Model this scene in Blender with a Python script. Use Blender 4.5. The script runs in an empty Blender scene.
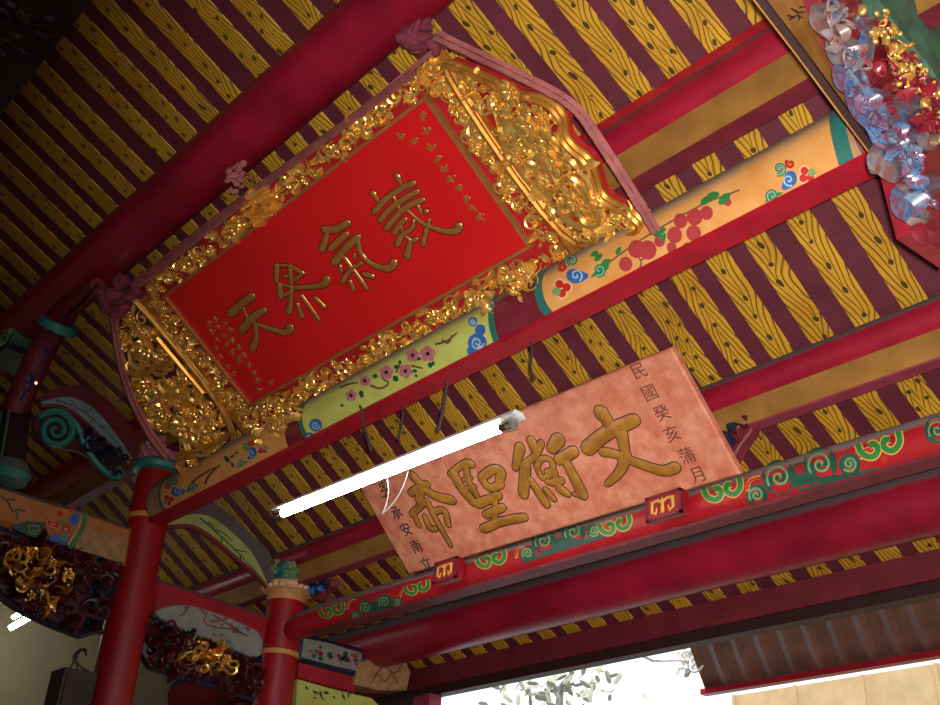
import bpy, math, random
from mathutils import Vector as V, Matrix
S = bpy.context.scene
COL = S.collection
RN = random.Random(11)
PI = math.pi

# ------------------------------------------------------------------ survey of the place
CAM = V((0, 0, 1.6)); YAW, PIT, ROLL, FPX = 0.8627, 0.52065, 0.06044, 1094.57
_cy, _sy = math.cos(YAW), math.sin(YAW)
FW = V((-_sy*math.cos(PIT), _cy*math.cos(PIT), math.sin(PIT)))
_rg = V((_cy, _sy, 0)); _up = _rg.cross(FW)
RT = _rg*math.cos(ROLL) + _up*math.sin(ROLL)
UP = -_rg*math.sin(ROLL) + _up*math.cos(ROLL)
def ray(x, y): return (FW*FPX + RT*(x-470) - UP*(y-352.5)).normalized()
def at(x, y, X=None, Y=None):
    d = ray(x, y)
    return CAM + d*(X/d.x if X is not None else Y/d.y)
def onpl(x, y, p0, n):
    d = ray(x, y); return CAM + d*(((p0-CAM).dot(n))/d.dot(n))
def W(z): return z + 1.6                    # heights were measured from eye level

# ------------------------------------------------------------------ mesh builder
ORG = {}
class MB:
    def __init__(s): s.v = []; s.f = []; s.m = []; s.ch = []
    def add(s, vs, fs, m=0):
        b = len(s.v); s.v += [V(p) for p in vs]; s.ch.append((b, len(s.v), len(s.f), len(s.f)+len(fs)))
        for f in fs: s.f.append([i+b for i in f]); s.m.append(m)
    def hexa(s, p, m=0): s.add(p, [(0,3,2,1),(4,5,6,7),(0,1,5,4),(1,2,6,5),(2,3,7,6),(3,0,4,7)], m)
    def box(s, lo, hi, m=0):
        a, b = lo, hi
        s.hexa([(a[0],a[1],a[2]),(b[0],a[1],a[2]),(b[0],b[1],a[2]),(a[0],b[1],a[2]),
                (a[0],a[1],b[2]),(b[0],a[1],b[2]),(b[0],b[1],b[2]),(a[0],b[1],b[2])], m)
    def rings(s, rs, m=0, caps=True, closed=True):
        n = len(rs[0]); vs = [p for r in rs for p in r]; fs = []
        for i in range(len(rs)-1):
            for j in range(n if closed else n-1):
                k = (j+1) % n
                fs.append((i*n+j, i*n+k, (i+1)*n+k, (i+1)*n+j))
        if caps: fs.append(tuple(range(n-1, -1, -1))); fs.append(tuple((len(rs)-1)*n+j for j in range(n)))
        s.add(vs, fs, m)
    def tube(s, path, rad, n=8, m=0, nrm=None, flat=1.0, round_ends=False):
        P = [V(p) for p in path]
        r = list(rad) if hasattr(rad, '__len__') else [rad]*len(P)
        if round_ends:
            d0 = (P[0]-P[1]).normalized(); d1 = (P[-1]-P[-2]).normalized()
            P = [P[0]+d0*r[0], P[0]+d0*r[0]*.72] + P + [P[-1]+d1*r[-1]*.72, P[-1]+d1*r[-1]]
            r = [r[0]*.15, r[0]*.7] + r + [r[-1]*.7, r[-1]*.15]
        rs = []; u = None
        for i, p in enumerate(P):
            t = (P[min(i+1, len(P)-1)] - P[max(i-1, 0)])
            t = t.normalized() if t.length > 1e-9 else V((0,0,1))
            if nrm is not None: a = V(nrm)
            elif u is None: a = V((0,0,1)) if abs(t.z) < .9 else V((1,0,0))
            else: a = u
            w = t.cross(a)
            w = w.normalized() if w.length > 1e-6 else t.orthogonal().normalized()
            u = w.cross(t).normalized()
            rs.append([p + w*(math.cos(2*PI*k/n)*r[i]) + u*(math.sin(2*PI*k/n)*r[i]*flat) for k in range(n)])
        s.rings(rs, m)
    def ell(s, c, rx, ry, rz, ax=(1,0,0), ay=(0,1,0), az=(0,0,1), nu=8, nv=5, m=0):
        ax, ay, az = V(ax), V(ay), V(az); rs = []
        for i in range(nv+1):
            t = PI*(i+.02)/(nv+.04) - PI/2
            rs.append([V(c)+ax*(rx*math.cos(t)*math.cos(2*PI*k/nu))+ay*(ry*math.cos(t)*math.sin(2*PI*k/nu))+az*(rz*math.sin(t)) for k in range(nu)])
        s.rings(rs, m)
    def lathe(s, c, prof, n=28, m=0, sq=None):
        rs = []
        for r, z in prof: rs.append([V((c[0]+r*math.cos(2*PI*k/n), c[1]+r*math.sin(2*PI*k/n), c[2]+z)) for k in range(n)])
        s.rings(rs, m)
    def build(s, name, mats, parent=None, smooth=True, angle=40, label=None):
        mats = mats if isinstance(mats, (list, tuple)) else [mats]
        lo = V([min(p[i] for p in s.v) for i in range(3)]); hi = V([max(p[i] for p in s.v) for i in range(3)])
        c = (lo+hi)/2
        if parent is None: c.z = lo.z
        me = bpy.data.meshes.new(name)
        me.from_pydata([tuple(p-c) for p in s.v], [], s.f)
        for m in mats: me.materials.append(m)
        me.polygons.foreach_set('material_index', s.m)
        me.validate()
        import bmesh
        bm = bmesh.new(); bm.from_mesh(me); bmesh.ops.recalc_face_normals(bm, faces=bm.faces); bm.to_mesh(me); bm.free()
        if smooth:
            me.polygons.foreach_set('use_smooth', [True]*len(me.polygons))
            me.set_sharp_from_angle(angle=math.radians(angle))
        o = bpy.data.objects.new(name, me); COL.objects.link(o)
        o.location = c - (ORG[parent] if parent else V((0,0,0)))
        ORG[o] = c.copy()
        if parent: o.parent = parent
        if label: o['label'] = label
        return o
def split(mb, name, mats, parent=None, gap=.015, smooth=True):
    """one mesh per separate motif: chunks whose boxes touch stay together"""
    B = []
    for a, b, f0, f1 in mb.ch:
        P = mb.v[a:b]; B.append([[min(p[i] for p in P)-gap/2 for i in range(3)], [max(p[i] for p in P)+gap/2 for i in range(3)]])
    root = list(range(len(B)))
    def find(i):
        while root[i] != i: i = root[i]
        return i
    for i in range(len(B)):
        for j in range(i):
            if all(B[i][0][k] <= B[j][1][k] and B[j][0][k] <= B[i][1][k] for k in range(3)): root[find(i)] = find(j)
    for r in sorted(set(find(i) for i in range(len(B)))):
        o = MB()
        for i, (a, b, f0, f1) in enumerate(mb.ch):
            if find(i) == r: o.add(mb.v[a:b], [[q-a for q in f] for f in mb.f[f0:f1]], 0)
        o.build(name, mats, parent, smooth)
def thing(name, label, cat, loc, group=None):
    o = bpy.data.objects.new(name, None); COL.objects.link(o); o.empty_display_size = .1
    o.location = loc; ORG[o] = V(loc); o['label'] = label; o['category'] = cat; o['kind'] = 'thing'
    if group: o['group'] = group
    return o
def tag(o, label, cat, group=None):
    o['label'] = label; o['category'] = cat; o['kind'] = 'thing'
    if group: o['group'] = group
    return o
def struct(o): o['kind'] = 'structure'; return o

# ------------------------------------------------------------------ materials
def nodes(name):
    m = bpy.data.materials.new(name); m.use_nodes = True
    t = m.node_tree; b = t.nodes['Principled BSDF']; return m, t, b
def N(t, typ, **kw):
    n = t.nodes.new(typ)
    for k, v in kw.items(): setattr(n, k, v)
    return n
def math_(t, op, a, b=None, c=None):
    n = N(t, 'ShaderNodeMath', operation=op)
    for i, x in enumerate((a, b, c)):
        if x is None: continue
        if hasattr(x, 'links'): t.links.new(x, n.inputs[i])
        else: n.inputs[i].default_value = x
    return n.outputs[0]
def mixc(t, fac, a, b):
    n = N(t, 'ShaderNodeMix', data_type='RGBA')
    for sck, x in ((n.inputs[0], fac), (n.inputs[6], a), (n.inputs[7], b)):
        if hasattr(x, 'links'): t.links.new(x, sck)
        else: sck.default_value = (x if isinstance(x, (int, float)) else (*x, 1))
    return n.outputs[2]
def ramp(t, fac, lo, hi):
    n = N(t, 'ShaderNodeMapRange'); n.clamp = True
    t.links.new(fac, n.inputs[0]); n.inputs[1].default_value = lo; n.inputs[2].default_value = hi
    return n.outputs[0]
def noise(t, scale, detail=3, vec=None, rough=.55):
    n = N(t, 'ShaderNodeTexNoise'); n.inputs['Scale'].default_value = scale; n.inputs['Detail'].default_value = detail
    n.inputs['Roughness'].default_value = rough
    if vec is None:
        c = N(t, 'ShaderNodeTexCoord'); vec = c.outputs['Object']
    t.links.new(vec, n.inputs['Vector']); return n.outputs['Fac']
def mat(name, col, rough=.5, metal=0, var=.25, scale=6, dust=0, dustcol=(.10,.08,.085), coat=0, bump=0, col2=None, spec=.5, dr=(.22, .42)):
    m, t, b = nodes(name)
    f = noise(t, scale, 4)
    c2 = col2 or tuple(x*(1-var) for x in col)
    c = mixc(t, ramp(t, f, .35, .68), c2, col)
    if dust:
        g = N(t, 'ShaderNodeNewGeometry'); sx = N(t, 'ShaderNodeSeparateXYZ'); t.links.new(g.outputs['Normal'], sx.inputs[0])
        wob = math_(t, 'MULTIPLY_ADD', noise(t, 9, 3), .25, math_(t, 'SUBTRACT', sx.outputs[2], .12))
        d = math_(t, 'MULTIPLY', ramp(t, wob, *dr), dust)
        c = mixc(t, d, c, dustcol)
        rr = math_(t, 'MULTIPLY_ADD', d, .5, rough); t.links.new(math_(t, 'MINIMUM', rr, .9), b.inputs['Roughness'])
    else: b.inputs['Roughness'].default_value = rough
    t.links.new(c, b.inputs['Base Color'])
    b.inputs['Metallic'].default_value = metal
    b.inputs['Specular IOR Level'].default_value = spec
    if coat: b.inputs['Coat Weight'].default_value = coat; b.inputs['Coat Roughness'].default_value = .2
    if bump:
        bp = N(t, 'ShaderNodeBump'); bp.inputs['Strength'].default_value = bump; bp.inputs['Distance'].default_value = .01
        t.links.new(noise(t, scale*6, 3), bp.inputs['Height']); t.links.new(bp.outputs[0], b.inputs['Normal'])
    return m
def emit(name, col, strength):
    m, t, b = nodes(name)
    b.inputs['Base Color'].default_value = (*col, 1); b.inputs['Emission Color'].default_value = (*col, 1)
    b.inputs['Emission Strength'].default_value = strength; return m

M = {}
M['red'] = mat('red_lacquer', (.36,.008,.022), .38, dust=.9, var=.35, scale=3)
M['redpurlin'] = mat('crimson_lacquer', (.33,.008,.03), .4, dust=.95, dustcol=(.075,.06,.075), var=.4, scale=2.5)
M['pillar'] = mat('pillar_lacquer', (.36,.003,.006), .46, var=.25, scale=4)
M['maroon'] = mat('maroon_paint', (.17,.014,.026), .6, var=.3)
M['pinkred'] = mat('faded_red_paint', (.30,.035,.065), .6, var=.3, dust=.6)
M['strip'] = mat('scarlet_strip', (.42,.008,.025), .42, var=.3, scale=5)
M['tan'] = mat('tan_wood', (.36,.17,.035), .6, var=.35, scale=5)
M['panelred'] = mat('plaque_red', (.56,.008,.010), .42, var=.10, scale=2)
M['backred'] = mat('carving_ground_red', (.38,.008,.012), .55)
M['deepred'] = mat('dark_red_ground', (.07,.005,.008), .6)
M['gold'] = mat('gilding', (1.0,.69,.21), .29, metal=.78, col2=(.86,.48,.09), scale=26)
M['goldch'] = mat('gilt_letter', (.50,.215,.055), .27, metal=.5, col2=(.40,.16,.035), scale=25)
M['goldmold'] = mat('gold_moulding', (.75,.38,.07), .4, metal=.7, col2=(.5,.2,.03), scale=12)
M['browngold'] = mat('brown_gilt_edge', (.42,.17,.05), .45, metal=.4)
M['pink'] = mat('salmon_plaque', (.64,.25,.155), .6, col2=(.50,.125,.07), scale=11, bump=.5)
M['ochre'] = mat('ochre_letter', (.40,.17,.022), .40, col2=(.24,.09,.014), scale=10)
M['ink'] = mat('ink_paint', (.02,.018,.018), .6)
M['rust'] = mat('rust_ink', (.20,.055,.03), .6)
M['orange'] = mat('orange_paint', (.62,.30,.085), .6, col2=(.55,.22,.05), scale=6)
M['orange2'] = mat('ochre_orange_paint', (.45,.17,.035), .6, col2=(.36,.12,.02), scale=6, dust=.9)
M['lime'] = mat('lime_paint', (.46,.50,.12), .6, col2=(.40,.40,.07), scale=9)
M['teal'] = mat('teal_paint', (.02,.22,.18), .5, dust=.8)
M['blue'] = mat('blue_paint', (.03,.12,.38), .5)
M['paleblue'] = mat('pale_blue_paint', (.30,.48,.62), .5)
M['green'] = mat('green_paint', (.03,.20,.05), .5)
M['darkgreen'] = mat('dark_green_paint', (.012,.075,.045), .5)
M['palegreen'] = mat('pale_green_paint', (.19,.30,.13), .5)
M['crimson'] = mat('crimson_paint', (.42,.03,.035), .5, col2=(.30,.04,.045), scale=40)
M['flower'] = mat('mauve_pink_paint', (.50,.17,.20), .6, col2=(.38,.10,.16), scale=40)
M['flowerhot'] = mat('magenta_paint', (.45,.05,.16), .6)
M['peach'] = mat('peach_paint', (.75,.42,.22), .6)
M['yellowline'] = mat('yellow_paint', (.65,.40,.06), .5)
M['redpaint'] = mat('bright_red_paint', (.50,.02,.015), .5)
M['twig'] = mat('twig_brown_paint', (.16,.07,.035), .6)
M['woodgrain'] = mat('painted_wood', (.42,.24,.11), .6, col2=(.28,.14,.06), scale=14, dust=.85)
M['greywhite'] = mat('grey_panel_paint', (.26,.26,.24), .6, col2=(.18,.19,.18), scale=8)
M['leafblue'] = mat('pale_leaf_paint', (.20,.30,.33), .5)
M['beige'] = mat('beige_wall', (.46,.36,.22), .8, var=.12, scale=2)
M['black'] = mat('black_plastic', (.012,.011,.011), .5)
M['darkbeam'] = mat('unlit_ridge_tone', (.035,.008,.009), .6, col2=(.012,.008,.012), scale=7)  # lack of light up at the ridge is put into this tone
M['cloth'] = mat('maroon_cloth', (.20,.020,.042), .85, col2=(.09,.010,.02), scale=9, bump=.4)
M['clothp'] = mat('mauve_ribbon', (.33,.095,.085), .8, col2=(.21,.05,.055), scale=8, bump=.3)
def glaze(name, cols, scale):
    m, t, b = nodes(name); f = noise(t, scale, 3, rough=.6); r = N(t, 'ShaderNodeValToRGB'); t.links.new(f, r.inputs[0])
    e = r.color_ramp.elements; e[0].position, e[0].color = .30, (*cols[0], 1); e[1].position, e[1].color = .72, (*cols[-1], 1)
    for q, c in enumerate(cols[1:-1]): x = e.new(.30+.42*(q+1)/(len(cols)-1)); x.color = (*c, 1)
    t.links.new(r.outputs[0], b.inputs['Base Color']); b.inputs['Roughness'].default_value = .32; b.inputs['Coat Weight'].default_value = .05; return m
M['glassb'] = glaze('streaked_blue_glaze', ((.02,.06,.20), (.07,.14,.26), (.15,.03,.06), (.07,.12,.19), (.17,.20,.22)), 11)
M['glassp'] = glaze('streaked_pink_glaze', ((.20,.02,.035), (.18,.085,.075), (.20,.15,.15), (.08,.10,.16), (.20,.07,.06)), 11)
M['deepcrimson'] = mat('deep_crimson', (.27,.010,.022), .35, col2=(.14,.01,.02), scale=12)
M['tieorange'] = mat('ochre_tie_paint', (.38,.165,.03), .6, col2=(.26,.10,.02), scale=9)
M['outred'] = mat('painted_stroke_shadow', (.10,.004,.006), .6)  # shadow round the gold strokes, painted as a flat dark copy
M['outbrown'] = mat('dark_brown_outline', (.05,.018,.010), .6)  # flat dark rim under the brown strokes
M['jade'] = mat('jade_beam_paint', (.06,.17,.10), .6, col2=(.03,.08,.05), scale=8)
M['steel'] = mat('lamp_steel', (.5,.5,.48), .35, metal=.8)
M['cap'] = mat('copper_cap', (.35,.17,.10), .3, metal=.9)
M['white'] = mat('white_enamel', (.8,.8,.78), .4)
M['tube'] = emit('lamp_glow', (.90,1.0,.93), 36)
M['sheet'] = mat('rusty_sheet_metal', (.20,.09,.06), .5, col2=(.10,.04,.03), scale=3)
M['plank'] = mat('pale_boarding', (.55,.40,.22), .7, var=.2, scale=4)
M['floor'] = mat('red_floor_tile', (.16,.075,.055), .45, scale=3)
M['dark'] = mat('dark_timber', (.03,.008,.008), .6)
M['leaf'] = mat('glare_leaf', (.38,.42,.33), .7)  # overexposed daylight put into the pale leaf colour
M['wire'] = mat('dark_wire', (.05,.03,.035), .6)

# roof deck with faint tile joints
m, t, b = nodes('roof_tile_maroon'); M['deck'] = m
tc = N(t, 'ShaderNodeTexCoord'); sx = N(t, 'ShaderNodeSeparateXYZ'); t.links.new(tc.outputs['Object'], sx.inputs[0])
fr = math_(t, 'FRACT', math_(t, 'MULTIPLY', sx.outputs[1], 4.6))
ln = math_(t, 'LESS_THAN', fr, .03)
c = mixc(t, ramp(t, noise(t, 5, 4), .3, .7), (.085,.009,.020), (.128,.014,.030))
c = mixc(t, math_(t, 'MULTIPLY', ln, .45), c, (.04,.005,.01))
t.links.new(c, b.inputs['Base Color']); b.inputs['Roughness'].default_value = .65

# rafter: yellow board with hand painted grain: V lines nested about dark drops
m, t, b = nodes('yellow_grain_board'); M['rafter'] = m
tc = N(t, 'ShaderNodeTexCoord'); sx = N(t, 'ShaderNodeSeparateXYZ'); t.links.new(tc.outputs['Object'], sx.inputs[0])
oi = N(t, 'ShaderNodeObjectInfo'); rnd = oi.outputs['Random']
cmb = N(t, 'ShaderNodeCombineXYZ'); t.links.new(sx.outputs[0], cmb.inputs[0]); t.links.new(sx.outputs[1], cmb.inputs[1])
t.links.new(math_(t, 'MULTIPLY', rnd, 37.0), cmb.inputs[2])
nz = noise(t, 7, 2, cmb.outputs[0]); nz2 = noise(t, 2.2, 1, cmb.outputs[0])
u0 = math_(t, 'MULTIPLY_ADD', math_(t, 'SUBTRACT', nz2, .5), .16, sx.outputs[0])
u = math_(t, 'MULTIPLY_ADD', math_(t, 'SUBTRACT', nz, .5), .018, u0)
# some boards carry two columns of drops, some one
two = math_(t, 'GREATER_THAN', math_(t, 'FRACT', math_(t, 'MULTIPLY', rnd, 7.31)), .62)
uf = math_(t, 'SUBTRACT', math_(t, 'ABSOLUTE', u), .036)
usel = N(t, 'ShaderNodeMix', data_type='FLOAT'); t.links.new(two, usel.inputs[0]); t.links.new(u, usel.inputs[2]); t.links.new(uf, usel.inputs[3])
uu = usel.outputs[0]
au = math_(t, 'ABSOLUTE', uu)
side = math_(t, 'GREATER_THAN', u, 0.0)
vv = math_(t, 'ADD', sx.outputs[1], math_(t, 'ADD', math_(t, 'MULTIPLY', rnd, 3.0), math_(t, 'MULTIPLY', math_(t, 'MULTIPLY', side, two), .075)))
vv = math_(t, 'MULTIPLY_ADD', nz2, .34, vv)
per = 1/.155
vc = math_(t, 'MULTIPLY', vv, per)
vl = math_(t, 'MULTIPLY', math_(t, 'SUBTRACT', vv, math_(t, 'MULTIPLY', math_(t, 'POWER', au, .8), math_(t, 'MULTIPLY_ADD', math_(t, 'GREATER_THAN', math_(t, 'FRACT', math_(t, 'MULTIPLY', rnd, 13.7)), .5), 6.4, -3.2))), per*1.0)
fl = math_(t, 'FRACT', vl)
tri = math_(t, 'ABSOLUTE', math_(t, 'SUBTRACT', fl, .5))
line = math_(t, 'SUBTRACT', 1.0, ramp(t, tri, .085, .15))
fine = math_(t, 'ABSOLUTE', math_(t, 'SUBTRACT', math_(t, 'FRACT', math_(t, 'MULTIPLY', vl, 2.0)), .5))
line2 = math_(t, 'MULTIPLY', math_(t, 'SUBTRACT', 1.0, ramp(t, fine, .03, .10)), math_(t, 'MULTIPLY', ramp(t, nz, .4, .6), .55))
fd = math_(t, 'SUBTRACT', math_(t, 'FRACT', vc), .42)
el = math_(t, 'ADD', math_(t, 'POWER', math_(t, 'MULTIPLY', au, 1/.014), 2.0), math_(t, 'POWER', math_(t, 'MULTIPLY', math_(t, 'ABSOLUTE', fd), 1/.135), 2.0))
drop = math_(t, 'LESS_THAN', math_(t, 'ADD', el, math_(t, 'MULTIPLY', math_(t, 'SUBTRACT', nz, .5), 1.6)), 1.0)
keep = math_(t, 'GREATER_THAN', nz, .40)
drop = math_(t, 'MULTIPLY', drop, keep)
dk = math_(t, 'MAXIMUM', math_(t, 'MAXIMUM', math_(t, 'MULTIPLY', line, .92), line2), drop)
base = mixc(t, ramp(t, nz2, .35, .65), (.49,.24,.012), (.63,.335,.020))
c = mixc(t, math_(t, 'MULTIPLY', dk, .93), base, (.022,.014,.008))
t.links.new(c, b.inputs['Base Color']); b.inputs['Roughness'].default_value = .55

# ------------------------------------------------------------------ shape helpers
def inset(P, d):
    n = len(P); out = []
    area = sum(P[i].x*P[(i+1) % n].y - P[(i+1) % n].x*P[i].y for i in range(n))
    sg = 1 if area > 0 else -1
    for i in range(n):
        a = (P[i]-P[i-1]); b_ = (P[(i+1) % n]-P[i])
        na = V((-a.y, a.x)).normalized()*sg; nb = V((-b_.y, b_.x)).normalized()*sg
        k = na+nb; k = k/max(.35, k.dot(k)/2) if k.length > 1e-6 else na
        out.append(P[i]+k*d)
    return out
def slab_on(mb, pts, n, thick, cham=0., m=0, mfront=None):
    """pts: coplanar 3D outline, n: unit normal facing the room; chamfered slab going back from it"""
    n = V(n).normalized(); p0 = pts[0]
    ax = n.orthogonal().normalized(); ay = n.cross(ax)
    P2 = [V(((p-p0).dot(ax), (p-p0).dot(ay))) for p in pts]
    def lift(Q, h): return [p0+ax*q.x+ay*q.y+n*h for q in Q]
    k = len(pts); rs = [lift(P2, -thick), lift(P2, -cham)]
    if cham: rs.append(lift(inset(P2, cham), 0))
    else: rs[-1] = lift(P2, 0)
    mb.rings(rs, m, caps=False)
    mb.add(rs[0], [tuple(range(k-1, -1, -1))], m); mb.add(rs[-1], [tuple(range(k))], m if mfront is None else mfront)
def smooth_px(pts, it=2, closed=False):
    P = [V(p) for p in pts]
    for _ in range(it):
        Q = []; n = len(P)
        rng = range(n) if closed else range(n-1)
        if not closed: Q.append(P[0])
        for i in rng:
            a, b_ = P[i], P[(i+1) % n]; Q += [a*.75+b_*.25, a*.25+b_*.75]
        if not closed: Q.append(P[-1])
        P = Q
    return P
class Plane:
    def __init__(s, p0, n): s.p0 = V(p0); s.n = V(n).normalized()
    def hit(s, x, y): return onpl(x, y, s.p0, s.n), s.n
class Beam:                                        # elliptical beam lying along X, sagging k per metre
    def __init__(s, yc, zc, ry, rz, k=0, x0=-7.9): s.a = (yc, zc, ry, rz, k, x0)
    def hit(s, x, y):
        yc, zc, ry, rz, k, x0 = s.a; d = ray(x, y); o = CAM; dz = d.z-k*d.x; oz = o.z-k*(o.x-x0)
        A = (d.y/ry)**2+(dz/rz)**2; B = 2*((o.y-yc)*d.y/ry**2+(oz-zc)*dz/rz**2); C_ = ((o.y-yc)/ry)**2+((oz-zc)/rz)**2-1
        D = max(0, B*B-4*A*C_); tt = (-B-math.sqrt(D))/(2*A); p = o+d*tt
        n = V((0, (p.y-yc)/ry**2, (p.z-k*(p.x-x0)-zc)/rz**2)).normalized(); return p, n
    def sp(s, X, phi):
        yc, zc, ry, rz, k, x0 = s.a; n = V((0, -math.cos(phi)/ry, math.sin(phi)/rz)).normalized()
        return V((X, yc-ry*math.cos(phi), zc+rz*math.sin(phi)+k*(X-x0))), n
def tilt(mb, k, x0=-7.9):
    for p in mb.v: p.z += k*(p.x-x0)
    return mb
def paint(mb, surf, pts, lay=1, m=0, sm=0):        # filled painted shape
    P = smooth_px(pts, sm, True) if sm else [V(p) for p in pts]
    c = sum(P, V((0,0)))/len(P)
    vs = []
    for q in [c]+P:
        p, n = surf.hit(q.x, q.y); vs.append(p+n*.0012*lay)
    k = len(P); mb.add(vs, [(0, 1+i, 1+(i+1) % k) for i in range(k)], m)
def stroke(mb, surf, pts, w, lay=2, m=0, w1=None, sm=2):
    P = smooth_px(pts, sm) if sm else [V(p) for p in pts]
    n_ = len(P); vs = []
    for i, q in enumerate(P):
        d = P[min(i+1, n_-1)]-P[max(i-1, 0)]; d = d.normalized() if d.length > 1e-6 else V((1,0)); nn = V((-d.y, d.x))
        ww = (w if w1 is None else w+(w1-w)*i/(n_-1))/2
        for sg in (-1, 1):
            r = q+nn*ww*sg; p, n = surf.hit(r.x, r.y); vs.append(p+n*.0012*lay)
    mb.add(vs, [(2*i, 2*i+1, 2*i+3, 2*i+2) for i in range(n_-1)], m)
def disc(mb, surf, c, r, lay=2, m=0, n=12, asp=1.):
    paint(mb, surf, [(c[0]+r*math.cos(2*PI*k/n), c[1]+r*asp*math.sin(2*PI*k/n)) for k in range(n)], lay, m)
def spiral_px(c, r, turns=1.4, a0=0, cw=1, n=18):
    return [(c[0]+r*(1-k/n*.92)*math.cos(a0+cw*2*PI*turns*k/n), c[1]+r*(1-k/n*.92)*math.sin(a0+cw*2*PI*turns*k/n)) for k in range(n+1)]
def puff(mb, surf, pts, w0, w1=None, m=0, h=.55, sm=2, wm=None):      # raised rounded brush stroke
    P = smooth_px(pts, sm) if len(pts) > 2 else [V(pts[0])*(1-k/4)+V(pts[1])*(k/4) for k in range(5)]
    k = len(P); path = []; rad = []
    w1 = w0 if w1 is None else w1
    for i, q in enumerate(P):
        p, n = surf.hit(q.x, q.y); f = i/(k-1)
        path.append(p+n*.001); d = (p-CAM).length
        rad.append((w0+(w1-w0)*f)*d/FPX*1.22)
    mb.tube(path, rad, 8, m, nrm=n, flat=h, round_ends=True)
def crop(ox, oy, s): return lambda *q: [(ox+a/s, oy+b_/s) for a, b_ in q]
def text_mesh(mb, ch, o, ax, ay, an, size, m=0, dep=.004):
    cu = bpy.data.curves.new('t', 'FONT'); cu.body = ch; cu.size = 1; cu.align_x = 'CENTER'; cu.align_y = 'CENTER'; cu.extrude = .03; cu.offset = 0; cu.resolution_u = 3
    ob = bpy.data.objects.new('t', cu); COL.objects.link(ob)
    bpy.context.view_layer.update()
    me = bpy.data.meshes.new_from_object(ob.evaluated_get(bpy.context.evaluated_depsgraph_get()))
    if len(me.vertices):
        vs = [v.co.copy() for v in me.vertices]
        cx = (min(v.x for v in vs)+max(v.x for v in vs))/2; cy = (min(v.y for v in vs)+max(v.y for v in vs))/2
        mb.add([o+ax*((v.x-cx)*size)+ay*((v.y-cy)*size)+an*(v.z/.03*dep) for v in vs], [tuple(p.vertices) for p in me.polygons], m)
    bpy.data.objects.remove(ob); bpy.data.curves.remove(cu); bpy.data.meshes.remove(me)
def inpoly(x, y, P):
    c = False; n = len(P); j = n-1
    for i in range(n):
        if (P[i][1] > y) != (P[j][1] > y) and x < (P[j][0]-P[i][0])*(y-P[i][1])/(P[j][1]-P[i][1])+P[i][0]: c = not c
        j = i
    return c

class Fr:                                          # local frame: u, v in the plane, n towards the room
    def __init__(s, o, ax, ay, n): s.o, s.ax, s.ay, s.n = V(o), V(ax).normalized(), V(ay).normalized(), V(n).normalized()
    def p(s, u, v, h=0): return s.o+s.ax*u+s.ay*v+s.n*h
def scroll(mb, F, u, v, r, rnd, h=.02, th=.008, m=0):
    a0 = rnd.random()*2*PI; cw = rnd.choice((-1, 1)); tn = rnd.uniform(.8, 1.5); k = 13
    path = []; rad = []
    for i in range(k):
        f = i/(k-1); rr = r*(1-f*.85); a = a0+cw*2*PI*tn*f
        path.append(F.p(u+rr*math.cos(a), v+rr*math.sin(a), h*(.4+.9*math.sin(PI*f)))); rad.append(th*(.45+.75*math.sin(PI*min(1, f*1.15))))
    mb.tube(path, rad, 5, m)
def leaf(mb, F, u, v, L, rnd, h=.02, m=0, a=None, wd=.3):
    a = rnd.random()*2*PI if a is None else a; du, dv = math.cos(a), math.sin(a); cv = rnd.uniform(-.5, .5); rs = []
    for i in range(6):
        f = i/5; w = L*wd*math.sin(PI*(.08+.88*f))**.8; bend = cv*f*f*L*.6
        cu, cv_ = u+du*L*f-dv*bend, v+dv*L*f+du*bend; hh = h*(.5+1.3*math.sin(PI*f*.9))
        rs.append([F.p(cu-dv*w, cv_+du*w, hh*.35), F.p(cu-dv*w*.4, cv_+du*w*.4, hh), F.p(cu, cv_, hh*.72), F.p(cu+dv*w*.4, cv_-du*w*.4, hh), F.p(cu+dv*w, cv_-du*w, hh*.35), F.p(cu, cv_, -.004)])
    mb.rings(rs, m)
def flower(mb, F, u, v, r, rnd, h=.02, m=0, n=6):
    a0 = rnd.random()*PI
    for ly in (1., .62):
        for k in range(n):
            a = a0+2*PI*k/n+ly; ca, sa = math.cos(a), math.sin(a)
            ax = F.ax*ca+F.ay*sa; ay = -F.ax*sa+F.ay*ca; t = .5/ly
            az = (F.n*1-ax*.5).normalized(); ax2 = (ax+F.n*t).normalized()
            mb.ell(F.p(u+ca*r*.55*ly, v+sa*r*.55*ly, h*(1+.5*(1-ly))), r*.46*ly, r*.30, r*.13, ax2, ay, az, 6, 4, m)
    mb.ell(F.p(u, v, h*1.5), r*.22, r*.22, r*.2, F.ax, F.ay, F.n, 6, 4, m)
def carve(mb, F, poly, n, seed, sc=1., h=.025, m=0, mix=(.42, .33, .10)):
    rnd = random.Random(seed); us = [p[0] for p in poly]; vs = [p[1] for p in poly]; c = 0; tries = 0
    while c < n and tries < n*30:
        tries += 1
        u, v = rnd.uniform(min(us), max(us)), rnd.uniform(min(vs), max(vs))
        if not inpoly(u, v, poly): continue
        c += 1; q = rnd.random(); hh = h*rnd.uniform(.5, 1.5)
        if q < mix[0]: scroll(mb, F, u, v, sc*rnd.uniform(.025, .06), rnd, hh, sc*rnd.uniform(.006, .011), m)
        elif q < mix[0]+mix[1]: leaf(mb, F, u, v, sc*rnd.uniform(.05, .10), rnd, hh, m)
        elif q < mix[0]+mix[1]+mix[2]: flower(mb, F, u, v, sc*rnd.uniform(.028, .05), rnd, hh, m, rnd.choice((5, 6)))
        else:
            r = sc*rnd.uniform(.008, .016); mb.ell(F.p(u, v, hh), r, r, r, F.ax, F.ay, F.n, 6, 4, m)

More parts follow.
